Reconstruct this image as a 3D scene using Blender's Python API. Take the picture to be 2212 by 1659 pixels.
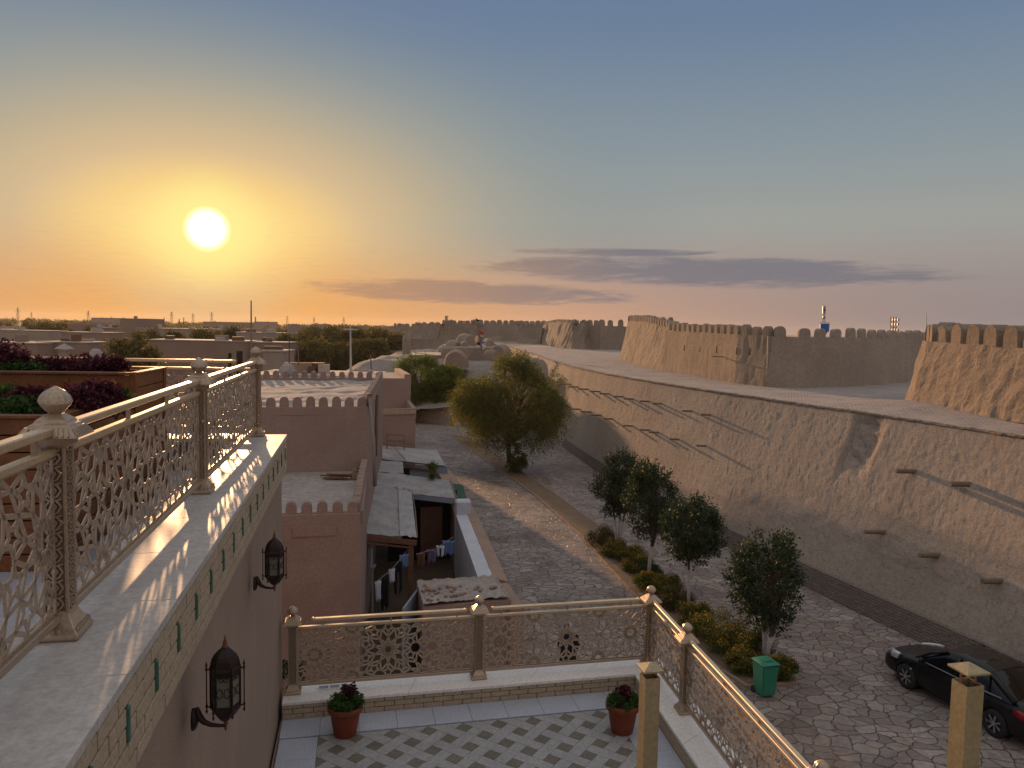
import bpy, bmesh, math, random
import numpy as np
from mathutils import Vector, Matrix, noise
from mathutils.bvhtree import BVHTree
for o in list(bpy.data.objects): bpy.data.objects.remove(o)
SC = bpy.context.scene; COL = SC.collection
rad = math.radians
# ---------------------------------------------------------------- camera
CAM_H = 9.6; F_PX = 1661.; PITCH = rad(4.2); ROLL = rad(1.1)
_R0 = Vector((1, 0, 0)); _U0 = Vector((0, math.sin(PITCH), math.cos(PITCH))); FWD = Vector((0, math.cos(PITCH), -math.sin(PITCH)))
RGT = math.cos(ROLL)*_R0 + math.sin(ROLL)*_U0
UPV = -math.sin(ROLL)*_R0 + math.cos(ROLL)*_U0
cd = bpy.data.cameras.new('camera'); cam = bpy.data.objects.new('camera', cd); COL.objects.link(cam)
cd.sensor_width = 36; cd.lens = 36*F_PX/2212; cd.clip_start = 0.1; cd.clip_end = 20000
m = Matrix((RGT, UPV, -FWD)).transposed().to_4x4(); m.translation = (0, 0, CAM_H)
cam.matrix_world = m; SC.camera = cam
# survey helpers: turn a sighting (X, Y on a 2212 wide plan of the view) into a place on the ground or at a distance
def ray(X, Y): return FWD + RGT*((X-1106)/F_PX) + UPV*((829.5-Y)/F_PX)
def P(X, Y, z=0.):
    d = ray(X, Y); t = (z-CAM_H)/d.z; return Vector((d.x*t, d.y*t, z))
def A(X, Y, y):
    d = ray(X, Y); t = y/d.y; return Vector((d.x*t, y, CAM_H+d.z*t))
# ---------------------------------------------------------------- light
SUN_AZ = rad(-21.6); SUN_EL = rad(6.3)
sdir = Vector((math.sin(SUN_AZ)*math.cos(SUN_EL), math.cos(SUN_AZ)*math.cos(SUN_EL), math.sin(SUN_EL)))
sl = bpy.data.lights.new('sun', 'SUN'); sl.energy = 5.0; sl.angle = rad(0.8); sl.color = (1.0, 0.56, 0.27)
so = bpy.data.objects.new('sun', sl); COL.objects.link(so); so.rotation_euler = sdir.to_track_quat('Z', 'Y').to_euler(); so.location = (-40, 100, 40)
SC.view_settings.view_transform = 'Standard'; SC.view_settings.look = 'None'; SC.view_settings.gamma = 1.0
SC.view_settings.exposure = 0.0; SC.view_settings.use_curve_mapping = False
def lin(c):
    return tuple((v/255/12.92 if v/255 <= .04045 else ((v/255+.055)/1.055)**2.4) for v in c)
class NT:
    def __init__(s, tree): s.t = tree; s.n = tree.nodes; s.l = tree.links
    def add(s, typ, **kw):
        n = s.n.new(typ)
        for k, v in kw.items():
            if k.startswith('i_'):
                k = k[2:]; k = int(k) if k.isdigit() else k.replace('_', ' ')
                s.put(n.inputs[k], v)
            else: setattr(n, k, v)
        return n
    def put(s, sock, v):
        if isinstance(v, bpy.types.NodeSocket): s.l.new(v, sock)
        elif isinstance(v, (tuple, list)) and len(v) == 3 and sock.type == 'RGBA': sock.default_value = (*v, 1)
        else: sock.default_value = v
    def math(s, op, a, b=0., c=0., clamp=False):
        n = s.n.new('ShaderNodeMath'); n.operation = op; n.use_clamp = clamp
        s.put(n.inputs[0], a); s.put(n.inputs[1], b); s.put(n.inputs[2], c); return n.outputs[0]
    def vmath(s, op, a, b=(0, 0, 0)):
        n = s.n.new('ShaderNodeVectorMath'); n.operation = op; s.put(n.inputs[0], a); s.put(n.inputs[1], b)
        return n.outputs['Value'] if op in ('DOT_PRODUCT', 'LENGTH') else n.outputs[0]
    def mix(s, f, a, b, mode='MIX'):
        n = s.n.new('ShaderNodeMix'); n.data_type = 'RGBA'; n.blend_type = mode; n.clamp_factor = True
        s.put(n.inputs[0], f); s.put(n.inputs[6], a); s.put(n.inputs[7], b); return n.outputs[2]
    def ramp(s, f, stops, interp='LINEAR'):
        n = s.n.new('ShaderNodeValToRGB'); n.color_ramp.interpolation = interp; e = n.color_ramp.elements
        while len(e) < len(stops): e.new(.5)
        for k, (p, c) in enumerate(stops):
            e[k].position = p; e[k].color = (*c, 1) if isinstance(c, tuple) else (c, c, c, 1)
        s.put(n.inputs[0], f); return n.outputs[0]
    def mapr(s, v, a, b, c=0., d=1., smooth=False):
        n = s.n.new('ShaderNodeMapRange'); n.interpolation_type = 'SMOOTHSTEP' if smooth else 'LINEAR'
        for k, x in enumerate((v, a, b, c, d)): s.put(n.inputs[k], x)
        return n.outputs[0]
    def noise(s, vec, scale, detail=4., rough=.55, dist=0.):
        n = s.n.new('ShaderNodeTexNoise'); s.put(n.inputs['Vector'], vec)
        n.inputs['Scale'].default_value = scale; n.inputs['Detail'].default_value = detail
        n.inputs['Roughness'].default_value = rough; n.inputs['Distortion'].default_value = dist; return n.outputs[0]
W = bpy.data.worlds.new('World'); SC.world = W; W.use_nodes = True; W.node_tree.nodes.clear()
w = NT(W.node_tree)
tc = w.add('ShaderNodeTexCoord'); gen = tc.outputs['Generated']
vn = w.vmath('NORMALIZE', gen)
sx = w.add('ShaderNodeSeparateXYZ'); w.put(sx.inputs[0], vn)
el = w.math('MULTIPLY', w.math('ARCSINE', sx.outputs[2]), 57.29578)
az = w.math('MULTIPLY', w.math('ARCTAN2', sx.outputs[0], sx.outputs[1]), 57.29578)
ang = w.math('MULTIPLY', w.math('ARCCOSINE', w.vmath('DOT_PRODUCT', vn, tuple(sdir))), 57.29578)
e01 = w.math('DIVIDE', el, 60., clamp=True)
base = w.ramp(e01, [(0, lin((156, 138, 138))), (.05, lin((162, 149, 145))), (.13, lin((158, 160, 155))), (.21, lin((138, 151, 158))), (.33, lin((110, 131, 156))), (.42, lin((98, 120, 157))), (.6, lin((158, 168, 184))), (1, lin((200, 198, 198)))])  # last two stops lifted, above the view, to add fill light
sun_azd, sun_eld = math.degrees(SUN_AZ), math.degrees(SUN_EL)
daz = w.math('MULTIPLY', w.math('SUBTRACT', az, sun_azd), .72); dele = w.math('MULTIPLY', w.math('SUBTRACT', el, sun_eld), 1.5)
ang2 = w.math('SQRT', w.math('ADD', w.math('MULTIPLY', daz, daz), w.math('MULTIPLY', dele, dele)))
b01 = w.math('DIVIDE', ang2, 40., clamp=True)
glow = w.ramp(b01, [(0, lin((255, 238, 160))), (.06, lin((252, 225, 144))), (.12, lin((243, 206, 136))), (.2, lin((210, 184, 145))), (.28, lin((188, 173, 145))), (.37, lin((166, 163, 149))), (.46, lin((148, 154, 148))), (.56, lin((130, 143, 149))), (.75, lin((116, 132, 150))), (1, lin((105, 125, 155)))])
a01 = w.math('DIVIDE', ang, 60., clamp=True)
hor = w.ramp(a01, [(0, lin((243, 176, 84))), (.12, lin((233, 167, 90))), (.24, lin((220, 161, 104))), (.38, lin((208, 158, 122))), (.55, lin((182, 148, 130))), (.8, lin((154, 138, 134))), (1, lin((140, 134, 138)))])
wa = w.mapr(ang2, 9., 27., 1., 0., True)
c1 = w.mix(wa, base, glow)
c1 = w.mix(w.mapr(ang, 60., 115., 0., .6, True), c1, lin((208, 190, 180)))  # unseen sky behind the camera brightened as added fill for shaded faces
c1 = w.mix(w.mapr(el, 27., 42., 0., .5, True), c1, lin((196, 196, 200)))  # overhead sky out of view brightened too, added fill for the shade
wh = w.math('MULTIPLY', w.mapr(el, 0., 7.5, 1., 0., True), w.mapr(ang, 2.5, 9., 0., 1., True))
c2 = w.mix(wh, c1, hor)
c2 = w.mix(w.mapr(el, -2., -.2, 1., 0.), c2, lin((120, 100, 85)))
# streaky evening cloud bank, low over the town wall
cv = w.add('ShaderNodeCombineXYZ'); w.put(cv.inputs[0], w.math('MULTIPLY', az, .16)); w.put(cv.inputs[1], w.math('MULTIPLY', w.math('SUBTRACT', el, w.math('MULTIPLY', az, .012)), 1.5))
n1 = w.noise(cv.outputs[0], 1.1, 7., .6, .4); n2 = w.noise(cv.outputs[0], 4.5, 5., .6, .3)
def cloud(az0, el0, ra, re, slope):
    a = w.math('DIVIDE', w.math('SUBTRACT', az, az0), ra)
    e = w.math('DIVIDE', w.math('SUBTRACT', w.math('SUBTRACT', el, el0), w.math('MULTIPLY', w.math('SUBTRACT', az, az0), slope)), re)
    return w.math('SUBTRACT', 1., w.math('ADD', w.math('POWER', w.math('ABSOLUTE', a), 2.), w.math('POWER', w.math('ABSOLUTE', e), 2.)))
m1 = cloud(-3.5, 2.55, 13., .95, -.012); m2 = cloud(13.5, 4.25, 17.5, 1.15, -.02); m3 = w.math('SUBTRACT', cloud(7.5, 5.6, 9., .4, .0), .22)
mm = w.math('MAXIMUM', w.math('MAXIMUM', m1, m2), m3)
dens = w.math('ADD', w.math('MULTIPLY', mm, 1.0), w.math('ADD', w.math('MULTIPLY', w.math('SUBTRACT', n1, .5), 2.2), w.math('MULTIPLY', w.math('SUBTRACT', n2, .5), .9)))
dens = w.math('MULTIPLY', w.mapr(dens, -.1, .75, 0., .88, True), w.mapr(mm, -.25, .3, 0., 1., True))
ccol = w.mix(w.mapr(ang, 8., 30., 0., 1.), lin((182, 138, 106)), lin((116, 116, 126)))
c3 = w.mix(dens, c2, ccol)
thin = w.math('MULTIPLY', w.mapr(n2, .45, .75, 0., .16, True), w.mapr(el, 1., 12., 1., 0., True))
c3 = w.mix(thin, c3, lin((150, 138, 138)))
nish = w.add('ShaderNodeTexSky', sky_type='NISHITA', sun_disc=False, sun_elevation=SUN_EL, sun_rotation=SUN_AZ, air_density=1.4, dust_density=3.0)
nz = w.mix(1., nish.outputs[0], (.05, .05, .05), 'MULTIPLY')
c4 = w.mix(.03, c3, nz)
disc = w.mapr(ang, .5, 1.65, 1., 0., True)
halo = w.mapr(ang, 1.2, 5.4, 1., 0., True)
c5 = w.mix(w.math('MULTIPLY', w.math('POWER', halo, 1.6), .85), c4, (1.0, .88, .30))
c6 = w.mix(disc, c5, (3.0, 2.6, 1.8))
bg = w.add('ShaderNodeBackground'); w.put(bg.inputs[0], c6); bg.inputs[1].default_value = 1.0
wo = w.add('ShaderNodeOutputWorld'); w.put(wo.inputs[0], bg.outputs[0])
# ---------------------------------------------------------------- materials
def new_mat(name, rough=.8, metal=0., spec=.4):
    mt = bpy.data.materials.new(name); mt.use_nodes = True; t = NT(mt.node_tree)
    b = t.n['Principled BSDF']; b.inputs['Roughness'].default_value = rough; b.inputs['Metallic'].default_value = metal
    b.inputs['Specular IOR Level'].default_value = spec
    return mt, t, b
def coords(t, kind='Object', scale=(1, 1, 1)):
    c = t.add('ShaderNodeTexCoord'); mp = t.add('ShaderNodeMapping'); t.put(mp.inputs[0], c.outputs[kind]); mp.inputs['Scale'].default_value = scale
    return mp.outputs[0]
def wpos(t, scale=(1, 1, 1)):
    g = t.add('ShaderNodeNewGeometry'); mp = t.add('ShaderNodeMapping'); t.put(mp.inputs[0], g.outputs['Position']); mp.inputs['Scale'].default_value = scale
    return mp.outputs[0]
def bump(t, b, h, strength=.5, dist=.05):
    n = t.add('ShaderNodeBump'); t.put(n.inputs['Height'], h); n.inputs['Strength'].default_value = strength; n.inputs['Distance'].default_value = dist
    t.l.new(n.outputs[0], b.inputs['Normal'])
def mottled(name, ca, cb, scale=1.5, fine=18., rough=.85, bs=.4, bd=.02, metal=0., spec=.3, streak=None, cc=None):
    mt, t, b = new_mat(name, rough, metal, spec); v = wpos(t)
    n = t.noise(v, scale, 6, .6); f = t.noise(v, fine, 5, .65)
    c = t.mix(t.mapr(n, .32, .68), ca, cb)
    c = t.mix(t.mapr(f, .35, .75), c, tuple(x*.72 for x in ca))
    if streak:
        s = t.noise(wpos(t, (streak, streak, .35)), 1., 5, .6)
        c = t.mix(t.mapr(s, .52, .75, 0, .55), c, cc)
    t.put(b.inputs['Base Color'], c); h = t.math('ADD', t.math('MULTIPLY', n, .6), f); bump(t, b, h, bs, bd); return mt
def plain(name, c, rough=.6, metal=0., spec=.4, var=.12, fine=14.):
    mt, t, b = new_mat(name, rough, metal, spec); v = wpos(t); f = t.noise(v, fine, 4, .6)
    t.put(b.inputs['Base Color'], t.mix(t.mapr(f, .3, .7), tuple(x*(1-var) for x in c), tuple(min(1, x*(1+var)) for x in c))); return mt
M = {}
# straw-and-mud render: fine gritty relief with vertical runs
def mud(name, ca, cb, cc, vs=2.2, relief=.045, fine=8., bs=1.):
    mt, t, b = new_mat(name, .95, 0, .15); v = wpos(t)
    big = t.noise(v, .35, 5, .6); run = t.noise(wpos(t, (vs, vs, .35)), 1., 6, .62); g = t.noise(v, fine, 6, .72, .6); g2 = t.noise(v, 38., 3, .6)
    c = t.mix(t.mapr(big, .35, .65), ca, cb); c = t.mix(t.mapr(run, .5, .8, 0, .35), c, cc)
    c = t.mix(t.mapr(g, .47, .72, 0, .75), c, tuple(x*.45 for x in ca)); c = t.mix(t.mapr(g2, .5, .72, 0, .6), c, tuple(min(1, x*1.5) for x in cb))
    t.put(b.inputs['Base Color'], c)
    h = t.math('ADD', t.math('ADD', t.math('MULTIPLY', run, .04), g), t.math('MULTIPLY', g2, .45)); bump(t, b, h, bs, relief); return mt
M['rampart'] = mud('rampart_mud', (.32, .26, .21), (.40, .33, .265), (.24, .195, .16))
M['bastion'] = mud('bastion_mud', (.30, .24, .185), (.37, .295, .225), (.18, .14, .11), 2.6, .09, 8.)
M['farwall'] = mud('far_wall_mud', (.29, .235, .185), (.35, .285, .225), (.18, .145, .115), 1.2, .10, 4.)
M['walk'] = mottled('walkway_earth', (.40, .36, .33), (.52, .46, .41), .7, 9., .9, .7, .04)
mt, t, b = new_mat('walkway_brick', .95, 0, .15); v = wpos(t); mp = t.add('ShaderNodeMapping'); t.put(mp.inputs[0], v); mp.inputs['Rotation'].default_value = (0, 0, .35)
bt = t.add('ShaderNodeTexBrick'); t.put(bt.inputs['Vector'], mp.outputs[0]); bt.inputs['Scale'].default_value = 1.; bt.inputs['Brick Width'].default_value = .3; bt.inputs['Row Height'].default_value = .15; bt.inputs['Mortar Size'].default_value = .012; bt.inputs['Mortar Smooth'].default_value = .3
bt.inputs['Color1'].default_value = (.34, .29, .26, 1); bt.inputs['Color2'].default_value = (.46, .41, .37, 1); bt.inputs['Mortar'].default_value = (.14, .11, .09, 1)
n = t.noise(v, .6, 6, .6); f = t.noise(v, 6., 5, .7); c = t.mix(t.mapr(n, .4, .65, 0, .75), bt.outputs[0], (.45, .40, .37)); c = t.mix(t.mapr(f, .45, .75, 0, .5), c, (.22, .18, .155)); t.put(b.inputs['Base Color'], c)
bump(t, b, t.math('ADD', f, t.math('MULTIPLY', bt.outputs[1], -.5)), .8, .05); M['walkbrick'] = mt
M['plaster'] = mottled('mauve_mud_plaster', (.30, .215, .18), (.385, .28, .235), .8, 30., .95, .5, .012, streak=1.4, cc=(.24, .17, .15))
M['plaster2'] = mottled('warm_mud_plaster', (.32, .225, .17), (.40, .285, .22), .8, 30., .95, .5, .012, streak=1.4, cc=(.25, .18, .14))
M['terrwall'] = mottled('terrace_wall_plaster', (.31, .23, .18), (.39, .29, .23), 1.2, 60., .95, .35, .006, streak=6., cc=(.27, .2, .17))
M['roofmud'] = mottled('roof_mud', (.33, .29, .265), (.46, .41, .37), 1.1, 7., .95, .8, .05)
M['town'] = mottled('town_plaster', (.27, .19, .15), (.33, .235, .18), .3, 6., .95, .2, .02)
M['town2'] = mottled('town_plaster_pale', (.34, .27, .22), (.40, .32, .26), .3, 6., .95, .2, .02)
M['townroof'] = mottled('town_roof', (.42, .36, .31), (.52, .45, .38), .4, 5., .9, .2, .02)
M['white'] = mottled('whitewash', (.52, .54, .60), (.66, .67, .72), 1.5, 20., .85, .3, .01)
M['graywall'] = mottled('grey_blue_wash', (.26, .29, .36), (.32, .35, .42), 1.5, 20., .85, .2, .01)
M['marble'] = mottled('polished_stone_tile', (.82, .79, .75), (.92, .88, .83), 2.2, 26., .45, .06, .004, spec=.4)
M['ledge'] = mottled('honed_stone_tile', (.47, .445, .42), (.60, .57, .53), 2.2, 26., .5, .06, .004, spec=.28)
M['marble2'] = mottled('pale_blue_stone_tile', (.42, .46, .53), (.50, .53, .60), 2.2, 40., .35, .05, .004, spec=.5)
M['plank'] = mottled('pale_floor_tile', (.32, .315, .315), (.42, .41, .40), 3., 30., .5, .1, .004)
M['dark'] = mottled('dark_floor_tile', (.15, .13, .10), (.21, .19, .15), 3., 30., .5, .1, .004)
M['grout'] = plain('grout', (.12, .11, .10), .9)
M['brick'] = mottled('buff_brick', (.42, .33, .23), (.52, .42, .30), 3., 40., .8, .3, .005)
M['greenglaze'] = plain('green_glaze', (.02, .11, .07), .3, 0, .6, .3)
M['oldbrick'] = mottled('old_brick', (.30, .20, .15), (.38, .27, .19), 3., 20., .9, .5, .01)
M['footbrick'] = mottled('worn_foot_brick', (.20, .16, .135), (.27, .22, .185), 3., 20., .9, .5, .01)
M['rail'] = mottled('champagne_metal_paint', (.43, .325, .23), (.49, .375, .27), 6., 60., .36, .05, .002, metal=.55, spec=.6)
M['railflat'] = mottled('champagne_sheet_metal', (.43, .335, .25), (.50, .39, .29), 6., 60., .45, .05, .001, metal=.25, spec=.5)
M['railtop'] = mottled('sun_glow_rail_metal', (.72, .57, .38), (.80, .65, .45), 6., 60., .46, .03, .002, metal=.75, spec=.6)  # lighter than the other rail metal: sun glow put into the colour
M['wood'] = mottled('varnished_plank', (.17, .065, .022), (.26, .10, .035), 4., 30., .45, .3, .01)
M['bark'] = mottled('bark', (.12, .085, .06), (.18, .13, .09), 4., 30., .95, .8, .02)
M['limewash'] = mottled('limewashed_bark', (.48, .46, .43), (.60, .58, .54), 4., 30., .9, .4, .01)
M['beam'] = mottled('weathered_timber', (.20, .15, .11), (.27, .20, .15), 4., 30., .85, .5, .01)
M['rust'] = mottled('rusty_steel', (.14, .07, .045), (.22, .11, .07), 4., 20., .7, .3, .01)
M['iron'] = mottled('dark_bronze', (.035, .025, .025), (.07, .045, .04), 8., 60., .45, .2, .004, metal=.6)
M['terracotta'] = mottled('terracotta_plastic', (.20, .045, .02), (.24, .06, .028), 6., 40., .5, .1, .004)
M['soil'] = mottled('soil', (.10, .07, .05), (.16, .11, .08), 2., 12., .95, .8, .03)
M['strip'] = mottled('strip_earth', (.19, .135, .09), (.26, .18, .12), .8, 10., .95, .8, .04)
M['tree_dark'] = plain('tree_leaf', (.045, .075, .025), .6, 0, .3, .5, 3.)
M['gold'] = mottled('yellowed_zinc_sheet', (.38, .31, .175), (.46, .385, .235), 3., 30., .55, .25, .006, metal=.35, streak=4., cc=(.33, .27, .15))
M['black'] = plain('soot_and_shade_black', (.012, .011, .01), .9)  # chimney soot, and flat black for the shade in openings and gaps
M['asb'] = None
mt, t, b = new_mat('corrugated_sheet', .7, 0, .3); v = wpos(t); n = t.noise(v, 1.3, 5, .6); n2 = t.noise(v, 9., 4, .6)
c = t.mix(t.mapr(n, .35, .65), (.30, .30, .31), (.42, .41, .40)); c = t.mix(t.mapr(n2, .52, .75, 0, .6), c, (.20, .17, .15)); t.put(b.inputs['Base Color'], c); M['sheet'] = mt
M['binred'] = plain('yellow_enamel', (.55, .30, .04), .5)
M['bingreen'] = plain('green_plastic', (.02, .19, .12), .42, 0, .5, .06)
M['cloth_white'] = plain('white_cotton', (.62, .66, .75), .9); M['cloth_blue'] = plain('blue_cotton', (.13, .22, .42), .9); M['cloth_dark'] = plain('black_cotton', (.012, .012, .014), .95)
M['cloth_purple'] = plain('patterned_cotton', (.16, .12, .22), .9, var=.5, fine=40.)
M['paintblue'] = plain('blue_tank_paint', (.015, .12, .42), .5); M['steel'] = plain('galvanised_steel', (.30, .29, .28), .5, .5); M['pole'] = plain('pole_grey', (.20, .17, .15), .8)
M['dish'] = plain('dish_white', (.34, .31, .30), .7)
M['skin'] = plain('skin', (.42, .25, .17), .6)
M['carpaint'], t, b = new_mat('black_car_paint', .3, 0, .3); b.inputs['Base Color'].default_value = (.006, .0065, .007, 1); b.inputs['Coat Weight'].default_value = .22; b.inputs['Coat Roughness'].default_value = .06
f = t.noise(wpos(t), 5., 4, .6); t.put(b.inputs['Roughness'], t.mapr(f, .3, .7, .25, .5))
M['glass'], t, b = new_mat('tinted_glass', .08, 0, .35); b.inputs['Base Color'].default_value = (.006, .007, .008, 1)
M['tyre'] = plain('tyre_rubber', (.02, .02, .02), .85); M['rim'] = plain('alloy_wheel', (.42, .43, .46), .35, .8); M['lamp'] = plain('headlamp_lens', (.55, .58, .62), .15, .3); M['taillamp'] = plain('red_lens', (.25, .008, .01), .25)
M['lampglass'], t, b = new_mat('lantern_glass', .12, 0, .5); b.inputs['Base Color'].default_value = (.16, .16, .13, 1); b.inputs['Alpha'].default_value = 1.0
M['red'] = plain('red_cloth', (.45, .03, .06), .9)
def leafmat(name, ca, cb, cc=None, trans=.25):
    mt = bpy.data.materials.new(name); mt.use_nodes = True; t = NT(mt.node_tree); b = t.n['Principled BSDF']; out = t.n['Material Output']
    oi = t.add('ShaderNodeNewGeometry'); r = oi.outputs['Random Per Island']
    stops = [(0, ca), (.55, cb)] + ([(.93, cb), (.95, cc)] if cc else [(1, cb)])
    c = t.ramp(r, stops); nz = t.noise(wpos(t), 1.6, 3, .6); c = t.mix(t.mapr(nz, .35, .65, 0, .6), c, tuple(x*.6 for x in ca))
    t.put(b.inputs['Base Color'], c); b.inputs['Roughness'].default_value = .6; b.inputs['Specular IOR Level'].default_value = .25
    tr = t.add('ShaderNodeBsdfTranslucent'); t.put(tr.inputs[0], t.mix(1., c, (1.6, 1.7, .7), 'MULTIPLY')); ms = t.add('ShaderNodeMixShader'); ms.inputs[0].default_value = trans
    t.l.new(b.outputs[0], ms.inputs[1]); t.l.new(tr.outputs[0], ms.inputs[2]); t.l.new(ms.outputs[0], out.inputs[0]); return mt
M['leaf_elm'] = leafmat('elm_leaf', (.095, .10, .035), (.155, .145, .045), (.27, .19, .055), .4)
M['leaf_bush'] = leafmat('bush_leaf', (.08, .12, .025), (.14, .17, .035), (.2, .18, .05), .35)
M['leaf_small'] = leafmat('young_tree_leaf', (.028, .045, .025), (.05, .072, .032), (.10, .14, .045), .15)
M['leaf_town'] = leafmat('town_tree_leaf', (.09, .08, .03), (.15, .12, .045), (.2, .14, .05), .3)
M['leaf_ever'] = leafmat('arborvitae_leaf', (.07, .10, .02), (.13, .17, .035), None, .2)
M['leaf_shrub'] = leafmat('shrub_leaf', (.045, .075, .018), (.09, .115, .025), (.42, .24, .03), .2)
M['blossom'] = leafmat('shrub_blossom', (.30, .16, .02), (.42, .26, .04), None, .2)
M['leaf_shrub_red'] = leafmat('reddish_shrub_leaf', (.05, .06, .018), (.09, .07, .022), (.20, .07, .03), .15)
M['leaf_purple'] = leafmat('coleus_leaf', (.055, .012, .024), (.10, .022, .04), (.20, .07, .08), .2)
M['leaf_green'] = leafmat('bedding_leaf', (.03, .06, .015), (.055, .11, .025), None, .2)
# flagstones
def flag(name, scale, stones, joint, rough=.7, jw=.05):
    mt, t, b = new_mat(name, rough, 0, .45); v = wpos(t)
    dn = t.add('ShaderNodeTexNoise'); t.put(dn.inputs['Vector'], v); dn.inputs['Scale'].default_value = 1.6; dn.inputs['Detail'].default_value = 4
    dv = t.vmath('MULTIPLY', t.vmath('SUBTRACT', dn.outputs['Color'], (.5, .5, .5)), (.55, .55, 0)); v2 = t.vmath('MULTIPLY', t.vmath('ADD', v, dv), (1, 1.25, 0))
    vo = t.add('ShaderNodeTexVoronoi', feature='F1', voronoi_dimensions='2D'); t.put(vo.inputs['Vector'], v2); vo.inputs['Scale'].default_value = scale; vo.inputs['Randomness'].default_value = .95
    ve = t.add('ShaderNodeTexVoronoi', feature='DISTANCE_TO_EDGE', voronoi_dimensions='2D'); t.put(ve.inputs['Vector'], v2); ve.inputs['Scale'].default_value = scale; ve.inputs['Randomness'].default_value = .95
    rgb = t.add('ShaderNodeSeparateColor'); t.put(rgb.inputs[0], vo.outputs['Color'])
    c = t.ramp(rgb.outputs[0], stones); f = t.noise(v, 7., 6, .65); c = t.mix(t.mapr(f, .4, .7, 0, .5), c, tuple(x*.6 for x in stones[0][1]))
    lo = t.noise(v, .22, 4, .6)
    wn = t.noise(v, 2.2, 4, .6); edge = t.mapr(ve.outputs[0], t.math('MULTIPLY', wn, jw*.6), t.math('ADD', t.math('MULTIPLY', wn, jw*1.6), jw*.5), 0., 1., True)
    c = t.mix(edge, joint, c); c = t.mix(t.mapr(lo, .50, .70, 0, .75), c, tuple(x*1.3 for x in joint))
    pt = t.noise(v, .45, 5, .65, .8); c = t.mix(t.mapr(pt, .50, .66, 0, .55), c, tuple(x*.75 for x in joint)); pt2 = t.noise(v, 3.5, 5, .7); c = t.mix(t.mapr(pt2, .5, .7, 0, .35), c, tuple(x*.9 for x in joint))
    t.put(b.inputs['Base Color'], c)
    t.put(b.inputs['Roughness'], t.mapr(rgb.outputs[1], 0, 1, rough-.14, rough+.2))
    h = t.math('ADD', t.math('MULTIPLY', edge, 1.), t.math('ADD', t.math('MULTIPLY', f, .45), t.math('MULTIPLY', rgb.outputs[2], .5))); bump(t, b, h, .9, .045); return mt
M['flag'] = flag('flagstone_paving', 2.35, [(0, (.21, .175, .155)), (.25, (.29, .235, .205)), (.5, (.37, .30, .255)), (.75, (.26, .235, .22)), (1, (.43, .36, .31))], (.12, .092, .075), .60, .038)
M['ground'] = mottled('dusty_ground', (.27, .20, .15), (.34, .26, .2), .05, 2., .95, .3, .05)
M['mound'] = mottled('grave_ground', (.25, .21, .18), (.36, .31, .27), .6, 3., .95, .9, .12)
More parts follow.
